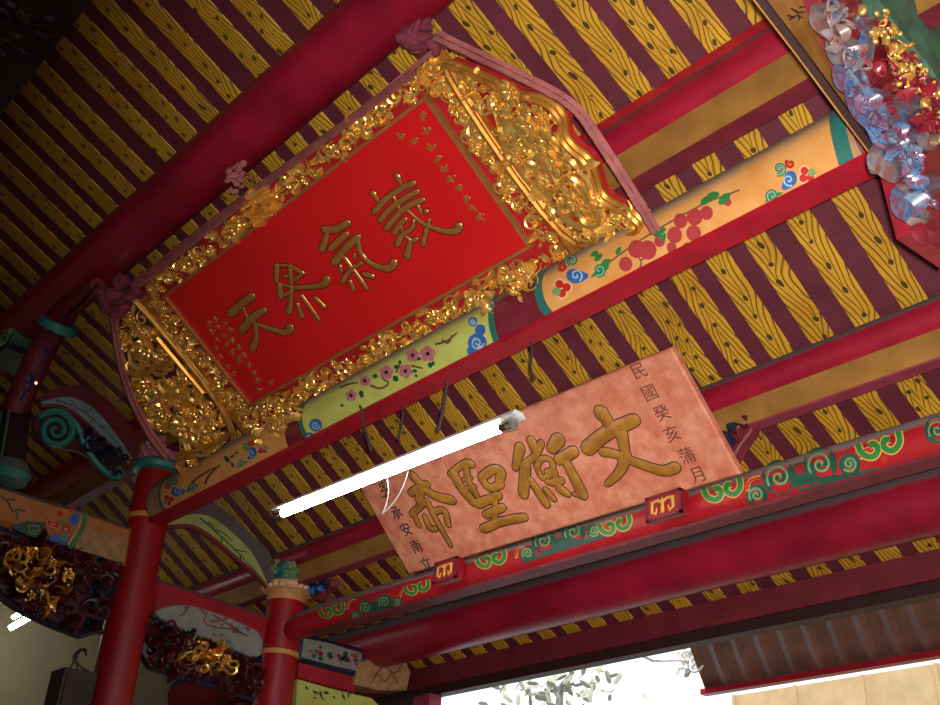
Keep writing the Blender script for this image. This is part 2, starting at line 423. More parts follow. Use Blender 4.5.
# ------------------------------------------------------------------ roof
XL, XR = -11.4, .6
PROF = [(.70, W(5.53)), (2.33, W(4.77)), (3.552, W(4.20)), (5.02, W(3.234)), (5.97, W(2.735)), (6.62, W(2.385))]
def roofz(y):
    for (a, za), (b_, zb) in zip(PROF, PROF[1:]):
        if y <= b_: return za+(zb-za)*(y-a)/(b_-a)
    return PROF[-1][1]
mb = MB(); T = .012
prof2 = [(-5.4, W(2.9))]+PROF
mb.rings([[V((x, y, z+T)) for y, z in prof2]+[V((x, y, z+T+.12)) for y, z in reversed(prof2)] for x in (XL-.4, 3.2)])
struct(mb.build('ceiling', M['deck'], smooth=False))

def xs_extend(lst, step, lo, hi):
    l = sorted(lst); out = list(l)
    x = l[0]-step
    while x > lo: out.append(x); x -= step
    x = l[-1]+step
    while x < hi: out.append(x); x += step
    return sorted(out)
L3 = [-5.546,-5.273,-4.991,-4.690,-4.399,-4.113,-3.835,-3.585,-3.325,-3.066,-2.806]
L1 = [-7.114,-6.847,-6.57,-6.306,-5.986,-5.702,-5.43,-5.156,-4.833,-4.566,-4.265]
flights = [
 (0, 1, xs_extend(L1, .281, XL, XR-.2), 'yellow grain-painted rafter above the thick crimson purlin, in the topmost roof bay', 'rafters of the topmost roof bay'),
 (1, 2, xs_extend([-3.420,-3.157,-2.888,-2.644], .268, XL, XR-.2), 'yellow grain-painted rafter in the roof bay behind the big red and gold plaque', 'rafters behind the big plaque'),
 (2, 3, xs_extend(L3, .276, XL, XR-.2), 'yellow grain-painted rafter seen between the painted tie beam and the pink plaque', 'rafters between painted beam and pink plaque'),
 (3, 4, xs_extend(L3, .276, XL, XR-.2), 'short yellow grain-painted rafter showing just above the green-clouded lintel', 'rafters above the clouded lintel'),
 (4, 5, xs_extend(L3, .276, XL, XR-.2), 'short yellow rafter in the lowest roof bay by the bright doorway', 'rafters by the doorway')]
for fi, (i, j, xs, lab, grp) in enumerate(flights):
    (ya, za), (yb, zb) = PROF[i], PROF[j]; Ln = math.hypot(yb-ya, zb-za); an = math.atan2(zb-za, yb-ya)
    mb = MB(); w = .074; e = .003
    mb.rings([[V((-w, y, e)), V((-w+e, y, 0)), V((w-e, y, 0)), V((w, y, e)), V((w, y, T)), V((-w, y, T))] for y in (0, Ln)])
    proto = mb.build('rafter', M['rafter'], smooth=False)
    me = proto.data; cz = ORG[proto]
    for v in me.vertices: v.co += cz
    for k, x in enumerate(xs):
        o = proto if k == 0 else proto.copy()
        if k: COL.objects.link(o)
        o.location = (x+.075, ya, za+.002); o.rotation_euler = (an, 0, RN.uniform(-.004, .004))
        tag(o, lab, 'rafter', grp)

# ------------------------------------------------------------------ purlins
def cyl_x(yc, zc, ry, rz, x0, x1, n=28, seg=2, taper=0):
    mb = MB(); rs = []
    for k in range(seg+1):
        f = k/seg; s = 1-taper*abs(2*f-1)**3
        rs.append([V((x0+(x1-x0)*f, yc+ry*s*math.cos(2*PI*q/n), zc+rz*s*math.sin(2*PI*q/n))) for q in range(n)])
    mb.rings(rs); return mb
o = cyl_x(2.335, W(4.553), .196, .196, XL, XR).build('purlin', M['redpurlin'])
tag(o, 'thickest crimson round purlin, running above the big red and gold plaque', 'roof beam')

t2 = thing('purlin', 'crimson round purlin with tan batten, passing directly behind the big red and gold plaque', 'roof beam', (XL, 3.552, W(3.7)))
cyl_x(3.552, W(3.979), .1205, .1205, XL, XR).build('round_beam', M['redpurlin'], t2)
mb = MB(); mb.box((XL, 3.519, W(4.126)), (XR, 3.60, W(4.20))); mb.box((XL, 3.535, W(4.07)), (XR, 3.58, W(4.13))); mb.build('top_board', M['strip'], t2, False)
mb = MB(); mb.box((XL, 3.50, W(3.652)), (XR, 3.60, W(3.90))); mb.build('batten', M['tan'], t2, False, label='tan wooden batten')
mb = MB(); mb.box((XL, 3.498, W(3.640)), (XR, 3.605, W(3.652))); mb.build('batten_cap', M['maroon'], t2, False)

t3 = thing('purlin', 'crimson round purlin with tan batten, running behind the pink stone-like plaque', 'roof beam', (XL, 4.942, W(2.85)))
cyl_x(4.942, W(3.122), .105, .105, XL, XR).build('round_beam', M['redpurlin'], t3)
mb = MB(); mb.box((XL, 4.90, W(2.868)), (XR, 4.98, W(3.05))); mb.build('batten', M['tan'], t3, False, label='tan wooden batten')
mb = MB(); mb.box((XL, 4.898, W(2.856)), (XR, 4.985, W(2.868))); mb.build('batten_cap', M['pinkred'], t3, False)

o = cyl_x(5.90, W(2.562), .198, .198, XL, XR).build('purlin', M['redpurlin'])
tag(o, 'dark crimson round purlin below the green-clouded lintel, near the doorway', 'roof beam')
t5 = thing('eave_beam', 'flat dark red beam lowest of all, right over the bright doorway', 'roof beam', (XL, 6.5, W(2.2)))
mb = MB(); mb.box((XL, 6.43, W(2.295)), (XR, 6.53, W(2.478))); mb.build('fascia_board', M['maroon'], t5, False)
mb = MB(); mb.box((XL, 6.45, W(2.215)), (XR, 6.56, W(2.29))); mb.build('door_head', M['dark'], t5, False)
# ridge beam, its unlit dark put into the colour, upper left corner
tr = thing('ridge_beam', 'carved ridge beam, darkened in colour as unlit, above the topmost bay of rafters', 'roof beam', (XL, 1.0, W(4.95)))
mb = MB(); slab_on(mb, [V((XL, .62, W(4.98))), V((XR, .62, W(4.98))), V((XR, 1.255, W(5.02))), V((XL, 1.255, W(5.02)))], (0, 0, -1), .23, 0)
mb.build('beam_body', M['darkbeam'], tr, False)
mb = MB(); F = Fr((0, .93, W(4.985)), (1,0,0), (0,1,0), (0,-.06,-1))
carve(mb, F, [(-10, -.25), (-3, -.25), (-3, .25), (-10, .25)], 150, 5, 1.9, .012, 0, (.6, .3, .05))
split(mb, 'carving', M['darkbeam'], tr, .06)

# ------------------------------------------------------------------ pillars
def pillar(nm, y, ztop, ringz, label, cap):
    t = thing(nm, label, 'pillar', (-8, y, 0)); r = .160
    mb = MB(); mb.lathe((-8, y, 0), [(r*1.02, 0), (r*1.02, 2.2), (r, 3.2), (r*.985, ztop)], 36); mb.build('shaft', M['pillar'], t)
    mb = MB(); mb.lathe((-8, y, 0), [(r*1.0, ringz-.022), (r*1.045, ringz-.018), (r*1.045, ringz+.018), (r*1.0, ringz+.022)], 36); mb.build('yellow_band', M['orange'], t, label='thin yellow band')
    mb = MB(); mb.lathe((-8, y, 0), [(.3, 0), (.32, .05), (.32, .16), (.25, .26), (.17, .3)], 28); mb.build('base_stone', M['greywhite'], t)
    cap(t, y, ztop); return t
def cap1(t, y, z):
    mb = MB(); mb.lathe((-8, y, z), [(.16, -.03), (.20, -.015), (.215, .02), (.205, .05), (.17, .07)], 36); mb.build('teal_collar', M['teal'], t, label='teal ring collar')
    mb = MB(); F = Fr((-7.86, y-.02, z+.13), (0,1,0), (0,0,1), (1,-.3,0))
    mb.lathe((-8, y, z), [(.165, .05), (.15, .20), (.14, .26)], 24)
    for k in range(60):
        a = RN.uniform(0, 2*PI); hz = RN.uniform(.07, .2); mb.ell((-8+.16*math.cos(a), y+.16*math.sin(a), z+hz), .028, .028, .022, nu=6, nv=4)
    mb.build('capital', M['flower'], t, label='pinkish carved flower capital')
def cap2(t, y, z):
    mb = MB(); mb.lathe((-8, y, z), [(.158, -.03), (.172, 0), (.172, .03), (.16, .05)], 36); mb.build('gold_collar', M['orange'], t)
    mb = MB(); mb.lathe((-8, y, z), [(.15, .04), (.20, .06), (.215, .10), (.20, .125)], 36)
    for k in range(22):
        a = 2*PI*k/22; mb.ell((-8+.20*math.cos(a), y+.20*math.sin(a), z+.085), .03, .03, .035, nu=6, nv=4)
    mb.build('lotus_ring', M['peach'], t)
    mb = MB(); c = [V((-8-.17, y-.19, z+.125)), V((-8+.17, y-.19, z+.125)), V((-8+.17, y+.19, z+.125)), V((-8-.17, y+.19, z+.125))]
    mb.rings([c, [p+V((0,0,.10))+(p-V((-8, y, p.z)))*.05 for p in c], [p+V((0,0,.16))-(p-V((-8, y, p.z)))*.12 for p in c]])
    mb.build('capital_block', M['teal'], t, False, label='green painted capital block')
    mb = MB(); F = Fr((-7.815, y, z+.19), (0,1,0), (0,0,1), (1,0,0))
    carve(mb, F, [(-.17, -.05), (.17, -.05), (.17, .07), (-.17, .07)], 24, 9, .7, .012); F2 = Fr((-8, y-.205, z+.19), (1,0,0), (0,0,1), (0,-1,0))
    carve(mb, F2, [(-.15, -.05), (.15, -.05), (.15, .07), (-.15, .07)], 24, 10, .7, .012)
    mb.build('block_carving', M['palegreen'], t)
Y1, Y2 = 3.552, 4.942
pillar('pillar', Y1, W(3.50), W(3.075), 'thick red lacquered pillar with a pink flower capital and teal collar', cap1)
pillar('pillar', Y2, W(2.765), W(2.29), 'red lacquered pillar with a green block capital, carrying the clouded lintel', cap2)

# ------------------------------------------------------------------ painted main tie beam
BM = Beam(3.552, W(3.19), .125, .17, .007)
tm = thing('tie_beam', 'long tie beam painted with fruit and plum blossom panels, carrying the big plaque', 'roof beam', (-4.7, 3.552, W(2.97)))
def xat(px, py): return BM.hit(px, py)[0].x
xl, xr = -7.86, xat(872, 160)
mb = MB(); n = 40
mb.rings([[V((x, 3.552+.125*s*math.cos(2*PI*q/n), W(3.19)+.17*s*math.sin(2*PI*q/n))) for q in range(n)] for x, s in ((xl, .94), (xl+.25, 1), (-4.5, 1), (xr-.1, 1), (xr, .9))])
M['mainbody'] = mat('oxblood_beam', (.15,.012,.025), .5, dust=.95, dustcol=(.15,.125,.12))
tilt(mb, .007).build('beam_body', M['mainbody'], tm)
mb = MB(); mb.box((xl, 3.485, W(3.003)), (xr+.12, 3.614, W(3.035))); tilt(mb, .007).build('red_strip', M['strip'], tm, False, label='plain scarlet strip along the underside')
M['orangeD'] = mat('dusty_orange_panel', (.64,.32,.10), .6, col2=(.56,.23,.05), scale=5, dust=.9, dustcol=(.16,.125,.10), dr=(.08, .40))
M['limeD'] = mat('dusty_lime_panel', (.48,.52,.13), .6, col2=(.42,.42,.08), scale=9, dust=.9, dustcol=(.16,.15,.11), dr=(.12, .42))
M['tealD'] = mat('dusty_teal_band', (.02,.14,.12), .5, dust=.9, dustcol=(.05,.10,.10))
def sector(mb, x0, x1, p0, p1, lay, m=0, k=14, bow=0, e0=0, e1=0):
    vs = []; fs = []
    for i in range(k+1):
        ph = math.radians(p0+(p1-p0)*i/k); f = 1-(2*i/k-1)**2
        for x in (x0+bow*f*(-1)*e0, x1+bow*f*e1):
            p, nn = BM.sp(x, ph); vs.append(p+nn*.0012*lay)
    fs = [(2*i, 2*i+1, 2*i+3, 2*i+2) for i in range(k)]; mb.add(vs, fs, m)
# panel extents
pan = dict(o1=(xat(163,500), xat(283,437)), l=(xat(305,420), xat(488,334)), o2=(xat(548,296), xat(832,158)), w1=(-7.82, xat(163,500)), w2=(xat(840,160), xr-.02))
PANEL = {}
for key, mm in (('o1', 'orangeD'), ('l', 'limeD'), ('o2', 'orangeD')):
    mb = MB(); a, b_ = pan[key]; sector(mb, a, b_, -78, 75, 1.5, bow=.03, e0=1, e1=1)
    PANEL[key] = mb.build('painted_panel', M[mm], tm, label={'o1': 'short orange painted panel', 'l': 'lime green plum blossom panel', 'o2': 'long orange fruit panel'}[key])
mb = MB()
for x, w_, e in ((pan['o1'][0], -.035, 1), (pan['l'][0], -.04, 1), (pan['l'][1], .045, -1), (pan['o2'][0], -.055, 1), (pan['o2'][1], .07, -1)):
    vs = []; k = 14
    for i in range(k+1):
        ph = math.radians(-78+153*i/k); f = 1-(2*i/k-1)**2
        for xx in (x, x+w_):
            p, nn = BM.sp(xx-.03*f*e, ph); vs.append(p+nn*.0045)
    mb.add(vs, [(2*i, 2*i+1, 2*i+3, 2*i+2) for i in range(k)])
split(mb, 'teal_band', M['tealD'], tm)
mb = MB(); sector(mb, *pan['w1'], -78, 75, 1.3); sector(mb, pan['w2'][0]+.05, pan['w2'][1], -78, 80, 1.3); split(mb, 'wood_end', M['woodgrain'], tm)
# --- fruit on the long orange panel
fr_, lf_, tw_ = MB(), MB(), MB()
for c, r in (((626,264),6.8),((637,249),8.5),((648,250),9),((675,235),7.6),((681,221),7),((694,233),7.5),((695,217),8),((672,247),5),((707,213),6.5),((728,202),4),((688,248),5.5),((660,241),5.5)):
    disc(fr_, BM, c, r, 3, 0, 14, 1.08)
for a, b_ in (((594,262),(604,253)),((600,270),(612,258)),((604,268),(606,258)),((616,256),(622,246)),((662,243),(666,232)),((655,234),(668,228)),((704,200),(722,193)),((718,206),(732,192)),((664,236),(650,232)),((700,206),(712,196)),((590,257),(600,251))):
    d = (V(b_)-V(a)); nn = V((-d.y, d.x))*.28; c = (V(a)+V(b_))/2
    paint(lf_, BM, [a, c+nn, b_, c-nn], 4, 0, 1)
for q in (((610,262),(640,240),(700,205),(740,190)),((638,256),(642,262),(640,268)),((640,260),(646,258)),((668,248),(670,254))): stroke(tw_, BM, q, 1.6, 2)
split(fr_, 'painted_fruit', M['crimson'], PANEL['o2']); split(lf_, 'painted_leaf', M['green'], PANEL['o2']); split(tw_, 'painted_twig', M['twig'], PANEL['o2'])
# --- plum blossom on the lime panel  (crop 340,330 x5.875)
K = crop(340, 330, 5.875); fl, ce, br, le = MB(), MB(), MB(), MB()
for c, r in (((68,385),30),((150,300),28),((275,250),36),((388,242),36),((430,150),34),((518,140),40)):
    c = K(c)[0]
    for k in range(5):
        a = 2*PI*k/5+c[0]; disc(fl, BM, (c[0]+math.cos(a)*r*.62/5.9, c[1]+math.sin(a)*r*.62/5.9), r*.58/5.9, 3, 0, 9)
    disc(ce, BM, c, 2.0, 4, 0, 8)
for q in (((180,325),(240,350),(300,310),(240,285),(260,240)),((420,210),(490,225)),((560,85),(630,70),(690,15)),((600,60),(640,85),(660,30)),((0,340),(60,315),(110,310)),((330,250),(360,190))): stroke(br, BM, K(*q), 2.6, 2, 0, 1.4)
for a, b_ in (((310,270),(350,300)),((425,240),(460,240)),((345,200),(365,180)),((440,260),(460,275)),((525,185),(540,225)),((545,180),(555,210)),((455,180),(480,160)),((125,350),(130,395)),((10,430),(20,455)),((190,275),(230,270)),((120,370),(140,400)),((320,230),(345,205))):
    a, b_ = V(K(a)[0]), V(K(b_)[0]); d = b_-a; nn = V((-d.y, d.x))*.42; c = (a+b_)/2; paint(le, BM, [a, c+nn, b_, c-nn], 4, 0, 1)
split(fl, 'painted_blossom', M['flower'], PANEL['l']); split(ce, 'blossom_centre', M['ink'], PANEL['l']); split(br, 'painted_branch', M['twig'], PANEL['l']); split(le, 'painted_leaf', M['darkgreen'], PANEL['l'])
# --- scroll ornaments near the bands
B_, P_, G_, R_, E_, H_ = MB(), MB(), MB(), MB(), MB(), MB()
def orn(c, s, flip=1, lean=-.5):
    """floral scroll cluster: blue wave, red petals, green curls; c centre px, s px size, flip towards the panel"""
    dx = V((math.cos(lean), math.sin(lean)))*flip; dy = V((-math.sin(lean), math.cos(lean)))
    Q = lambda a, b_: tuple(V(c)+dx*(a*s)+dy*(b_*s))
    paint(B_, BM, [Q(.1,-.25), Q(.5,-.45), Q(.9,-.1), Q(1.25,.35), Q(.7,.45), Q(.2,.3)], 3, 0, 2); stroke(P_, BM, spiral_px(Q(.6,.02), s*.33, 1.3, 1, -flip), s*.09, 4)
    for a, b_ in ((-.1,.3),(-.35,.0),(-.45,.45)):
        disc(H_, BM, Q(a,b_), s*.31, 2.4, 0, 12); disc(R_, BM, Q(a,b_), s*.21, 3, 0, 12)
    disc(E_, BM, Q(-.65,.25), s*.22, 3.4, 0, 10)
    stroke(G_, BM, spiral_px(Q(.75,-.72), s*.34, 1.3, 2, flip), s*.2, 3); stroke(P_, BM, spiral_px(Q(.75,-.72), s*.34, 1.2, 2, flip), s*.05, 4)
    stroke(G_, BM, spiral_px(Q(1.75,.32), s*.3, 1.3, 2, -flip), s*.22, 3); stroke(P_, BM, spiral_px(Q(1.75,.32), s*.3, 1.2, 2, -flip), s*.05, 4)
    stroke(R_, BM, spiral_px(Q(.12,-.68), s*.25, 1.2, 4, flip), s*.16, 3)
    paint(G_, BM, [Q(1.1,.5), Q(2.4,.5), Q(2.0,.25), Q(1.4,.3)], 2.2, 0, 1)
def flush(par):
    for mbx, nm, mm in ((B_, 'blue_scroll', 'blue'), (P_, 'pale_scroll_line', 'paleblue'), (G_, 'green_scroll', 'green'), (R_, 'red_petal', 'redpaint'), (H_, 'petal_outline', 'peach'), (E_, 'bud', 'palegreen')):
        if mbx.v: split(mbx, nm, M[mm], par)
        mbx.v, mbx.f, mbx.m, mbx.ch = [], [], [], []
orn((566,281), 20); orn((799,174), 19, -1); flush(PANEL['o2']); orn((171,495), 13, 1, -.55); orn((258,449), 12, -1, -.55); flush(PANEL['o1'])
K = crop(430, 300, 5.033)
for c, r in (((240,215),48),((218,110),24)):
    c = K(c)[0]; disc(B_, BM, c, r/5.033, 3, 0, 14); stroke(P_, BM, spiral_px(c, r*.72/5.033, 1.6, 0, 1), 1.5, 4)
disc(B_, BM, K((215,255))[0], 5.5, 3); disc(B_, BM, K((255,150))[0], 5.5, 3)
for c, r in (((316,425),6.5),((310,437),5)): disc(B_, BM, c, r, 3); stroke(P_, BM, spiral_px(c, r*.7, 1.5, 0, 1), 1.3, 4)
flush(PANEL['l'])
# branch on the short panel
mb = MB(); K = crop(140, 400, 5.222)
for q in (((250,480),(270,430),(340,380),(400,350)),((340,440),(360,390),(420,340))): stroke(mb, BM, K(*q), 3.2, 2, 0, 1.6)
mb.build('painted_branch', M['twig'], PANEL['o1'])
mb = MB()
for a, b_ in (((440,290),(475,330)),((480,320),(490,355)),((500,290),(470,300)),((520,270),(495,285))):
    a, b_ = V(K(a)[0]), V(K(b_)[0]); d = b_-a; nn = V((-d.y, d.x))*.28; c = (a+b_)/2; paint(mb, BM, [a, c+nn, b_, c-nn], 4, 0, 1)
split(mb, 'painted_leaf', M['darkgreen'], PANEL['o1'], .004)

# ------------------------------------------------------------------ clouded lintel
KL, KM = -.0075, .007
LT = Beam(4.942, W(2.503), .10, .122, KL)
tl = thing('lintel_beam', 'red lintel painted with green cloud scrolls, holding up the pink plaque', 'roof beam', (-4.7, 4.942, W(2.4)))
xl2, xr2 = -7.95, XR-.3; n = 32
mb = MB()
mb.rings([[V((x, 4.942+.10*s*math.cos(2*PI*q/n), W(2.503-dz)+.122*s2*math.sin(2*PI*q/n))) for q in range(n)] for x, s, s2, dz in ((xl2, .55, .5, .05), (xl2+.10, .8, .75, .025), (xl2+.3, .96, .95, .005), (xl2+.5, 1, 1, 0), (xr2, 1, 1, 0))])
M['lintel'] = mat('lintel_red', (.42,.010,.018), .45, dust=.95, dustcol=(.16,.125,.115), var=.3, scale=5)
tilt(mb, KL).build('beam_body', M['lintel'], tl)
mb = MB(); mb.box((xl2+.45, 4.885, W(2.378)), (xr2, 5.0, W(2.402))); tilt(mb, KL).build('lower_strip', M['maroon'], tl, False)
g1, g2, g3, g4, g5 = MB(), MB(), MB(), MB(), MB()
def cloud(c, s, lean=-.3):
    dx = V((math.cos(lean), math.sin(lean))); dy = V((-math.sin(lean), math.cos(lean))); Q = lambda a, b_: tuple(V(c)+dx*(a*s)+dy*(b_*s))
    for a, b_, r in ((-1.0,0,.62),(.55,.0,.62),(-1.95,.38,.40),(1.55,.30,.40),(-.2,.2,.5)): disc(g1, LT, Q(a,b_), r*s, 2, 0, 16)
    paint(g1, LT, [Q(-2.5,.75), Q(-1,.1), Q(.5,.1), Q(2.6,.75)], 2)
    for a, b_, r, cw in ((-1.0,0,.46,1),(.55,0,.46,1),(-1.95,.36,.28,1),(1.55,.28,.28,-1)):
        stroke(g2, LT, spiral_px(Q(a,b_), r*s, 1.7, 2.4, cw, 22), max(1.0, s*.085), 3.2)
def pair(c, s, lean=-.3):
    dx = V((math.cos(lean), math.sin(lean))); dy = V((-math.sin(lean), math.cos(lean))); Q = lambda a, b_: tuple(V(c)+dx*(a*s)+dy*(b_*s))
    for sg in (-1, 1):
        q = [Q(sg*1.25,-.55), Q(sg*1.2,.1), Q(sg*.6,.5), Q(sg*.12,.1), Q(sg*.3,-.35), Q(sg*.65,-.25)]
        stroke(g4, LT, q, s*.50, 2.2); stroke(g3, LT, q, s*.34, 3.2)
    disc(g5, LT, Q(0,.72), s*.2, 3, 0, 8)
def flame(c, s, lean=-.3):
    dx = V((math.cos(lean), math.sin(lean))); dy = V((-math.sin(lean), math.cos(lean))); Q = lambda a, b_: tuple(V(c)+dx*(a*s)+dy*(b_*s))
    stroke(g4, LT, [Q(-.7,.7), Q(-.4,-.1), Q(.2,-.3), Q(.8,-.2)], s*.34, 1.6); stroke(g5, LT, [Q(-.7,.55), Q(-.4,-.1), Q(.2,-.25), Q(.8,-.15)], s*.2, 2.6)
for c, s in (((378,604),12.5),((563,535),20),((806,469),28)): cloud(c, s)
for c, s in (((333,611),9.5),((418,588),9.5),((492,560),11.5),((616,526),12.5),((724,491),15),((881,447),17)): pair(c, s)
for c, s in (((351,603),7),((403,593),6),((520,551),8),((601,528),8),((753,482),11),((865,452),9)): flame(c, s)
disc(g1, LT, (938,430), 14, 2); stroke(g2, LT, spiral_px((938,430), 10, 1.6, 2.4, 1), 1.8, 3.2)
for mbx, nm, mm in ((g1, 'cloud_scroll', 'darkgreen'), (g2, 'cloud_line', 'palegreen'), (g3, 'green_curl', 'green'), (g4, 'yellow_outline', 'yellowline'), (g5, 'red_flame', 'redpaint')): split(mbx, nm, M[mm], tl)

# ------------------------------------------------------------------ big red and gold plaque
PB = V((0, 3.42, W(3.53))); PE = V((0, -.79, .54)).normalized(); PN = V((0, -.54, -.79)).normalized()
FP = Fr(PB, (1,0,0), PE, PN); SP = Plane(PB, PN)
U0, U1, VT = -6.39, -3.555, .957; HL, HR = -6.66, -3.335
tp = thing('name_plaque', 'big red plaque with four gold characters in a carved gilded frame', 'plaque', FP.p((U0+U1)/2, -.25))
def slab(mb, F, u0, u1, v0, v1, h0, h1, m=0): mb.hexa([F.p(u0,v0,h0), F.p(u1,v0,h0), F.p(u1,v1,h0), F.p(u0,v1,h0), F.p(u0,v0,h1), F.p(u1,v0,h1), F.p(u1,v1,h1), F.p(u0,v1,h1)], m)
mb = MB(); slab(mb, FP, U0-.01, U1+.01, -.01, VT+.01, -.05, 0); mb.build('panel', M['panelred'], tp, False, label='plain red panel')
mb = MB()
for a in ((U0-.02, U1+.02, -.018, 0), (U0-.02, U1+.02, VT, VT+.018), (U0-.018, U0, 0, VT), (U1, U1+.018, 0, VT)): slab(mb, FP, a[0], a[1], a[2], a[3], -.02, .022)
mb.build('inner_moulding', M['browngold'], tp, False)
VB, VTT = -.21, 1.12
mb = MB(); slab(mb, FP, HL, HR, VB, VTT, -.08, -.052); mb.build('frame_backing', M['backred'], tp, False)
bands = {'bottom': [(HL+.05, VB+.02), (HR-.05, VB+.02), (U1, -.05), (U0, -.05)], 'top': [(HL+.05, VTT-.03), (HR-.05, VTT-.03), (U1, VT+.05), (U0, VT+.05)],
         'left': [(HL+.05, VB+.04), (U0-.06, -.03), (U0-.06, VT+.03), (HL+.05, VTT-.04)], 'right': [(HR-.05, VB+.04), (U1+.06, -.03), (U1+.06, VT+.03), (HR-.05, VTT-.04)]}
F0 = Fr(PB+PN*-.045, (1,0,0), PE, PN)
for k, (nm, po) in enumerate(bands.items()):
    mb = MB(); carve(mb, F0, po, 270 if nm in ('bottom', 'top') else 130, 20+k, .92, .036)
    if nm == 'top':
        mk = MB()                                  # carved mask at the middle of the top edge
        for q in range(40): leaf(mk, F0, -5.05+RN.uniform(-.09,.09), 1.06+RN.uniform(-.07,.05), .08, RN, .08)
        mk.build('carved_mask', M['gold'], tp)
    mb.build('carved_border', M['gold'], tp)
mb = MB()
for u in (HL, HR):
    slab(mb, FP, u-.014, u+.014, VB-.03, VTT+.02, -.05, .012)
slab(mb, FP, HL, HR, VB-.03, VB, -.05, .02)
mb.build('outer_moulding', M['goldmold'], tp, False)
mb = MB(); slab(mb, FP, HL, HR, VTT-.005, VTT+.02, -.05, .03); mb.build('top_rail', M['clothp'], tp, False)
FB = Fr((0, 3.415, 0), (1,0,0), (0,0,1), (0,-1,0))
for k, px in enumerate(([(250,430),(275,416),(302,400),(304,414),(288,432),(264,440)], [(468,302),(500,285),(534,266),(540,280),(520,300),(492,312)])):
    mb = MB(); po = [(q.x, q.z) for q in (at(x, y, Y=3.415) for x, y in px)]
    carve(mb, FB, po, 46, 300+k, .75, .035); mb.build('carved_foot', M['gold'], tp)
# wings, folded towards the viewer
TH = math.radians(21)
def wing(sgn, hu, px_outline, seed, n, backm, nm):
    d = V((sgn*math.cos(TH), 0, 0))+PN*math.sin(TH); d.normalize(); nw = d.cross(PE); nw = nw if nw.dot(PN) > 0 else -nw
    F = Fr(PB+V((hu, 0, 0)), d, PE, nw); S_ = Plane(F.o, nw)
    pts = smooth_px(px_outline, 2, True)
    out = []
    for q in pts:
        p, _ = S_.hit(q.x, q.y); out.append(((p-F.o).dot(d), (p-F.o).dot(PE)))
    w = bpy.data.objects  # noqa
    mb = MB(); slab_on(mb, [F.p(u, v, -.03) for u, v in out], nw, .03, 0); b0 = mb.build('wing_board', M[backm], tp, False)
    mb = MB(); path = [F.p(u, v, .035) for u, v in out]; path.append(path[0]); mb.tube(path, .017, 6); mb.tube([F.p(u, v, 0) for u, v in out+out[:1]], .02, 6); mb.build('scalloped_edge', M['goldmold'], tp)
    mb = MB(); F2 = Fr(F.o-nw*.02, d, PE, nw); P = [(u, v) for u, v in out]
    uc = sum(q[0] for q in P)/len(P); vc_ = sum(q[1] for q in P)/len(P)
    carve(mb, F2, [(uc+(a-uc)*.88, vc_+(b-vc_)*.93) for a, b in P], n, seed, 1.12, .042, 0, (.45, .32, .12))
    mb.build(nm, M['gold'], tp)
    mb = MB(); rnd = random.Random(seed+7); c = 0                      # bold vine scrolls over the fine carving
    while c < 16:
        u, v = rnd.uniform(min(q[0] for q in P), max(q[0] for q in P)), rnd.uniform(min(q[1] for q in P), max(q[1] for q in P))
        if not inpoly(u, v, [(uc+(a-uc)*.7, vc_+(b-vc_)*.8) for a, b in P]): continue
        c += 1; scroll(mb, F2, u, v, rnd.uniform(.08, .13), rnd, .065, .016)
    mb.build('vine_scroll', M['gold'], tp); return F, S_
wl_px = [(133,291),(120,300),(116,330),(121,352),(127,368),(126,385),(136,402),(146,420),(158,427),(172,429),(184,428),(190,436),(188,447),(180,452),(179,464),(187,475),(201,474),(208,464),(249,436)]
wr_px = [(440,60),(462,66),(498,82),(520,95),(540,97),(556,104),(566,118),(564,133),(575,148),(590,158),(596,175),(601,193),(613,203),(635,212),(644,222),(640,231),(604,240),(566,243)]
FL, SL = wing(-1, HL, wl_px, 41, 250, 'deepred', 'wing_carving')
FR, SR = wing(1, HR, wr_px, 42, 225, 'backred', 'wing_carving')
mb = MB()
for a, b_ in (((163,333),(209,388)),((148,372),(174,355)),((184,452),(232,432))):
    p, _ = SL.hit(*a); q, _ = SL.hit(*b_); mb = MB(); mb.tube([p+SL.n*.10, q+SL.n*.10], .02, 6); mb.build('gold_bar', M['goldmold'], tp)
for F2, S2, lst, nn_ in ((FL, SL, (((154,382),.09),((190,425),.13),((150,345),.09),((168,408),.07)), 8), (FR, SR, (((540,120),.1),((560,152),.11),((520,85),.08),((585,195),.09),((528,152),.07)), 7)):
    for c, r in lst:
        p, _ = S2.hit(*c); mb = MB(); flower(mb, F2, (p-F2.o).dot(F2.ax), (p-F2.o).dot(F2.ay), r, RN, .07, 0, nn_); mb.build('carved_flower', M['gold'], tp)
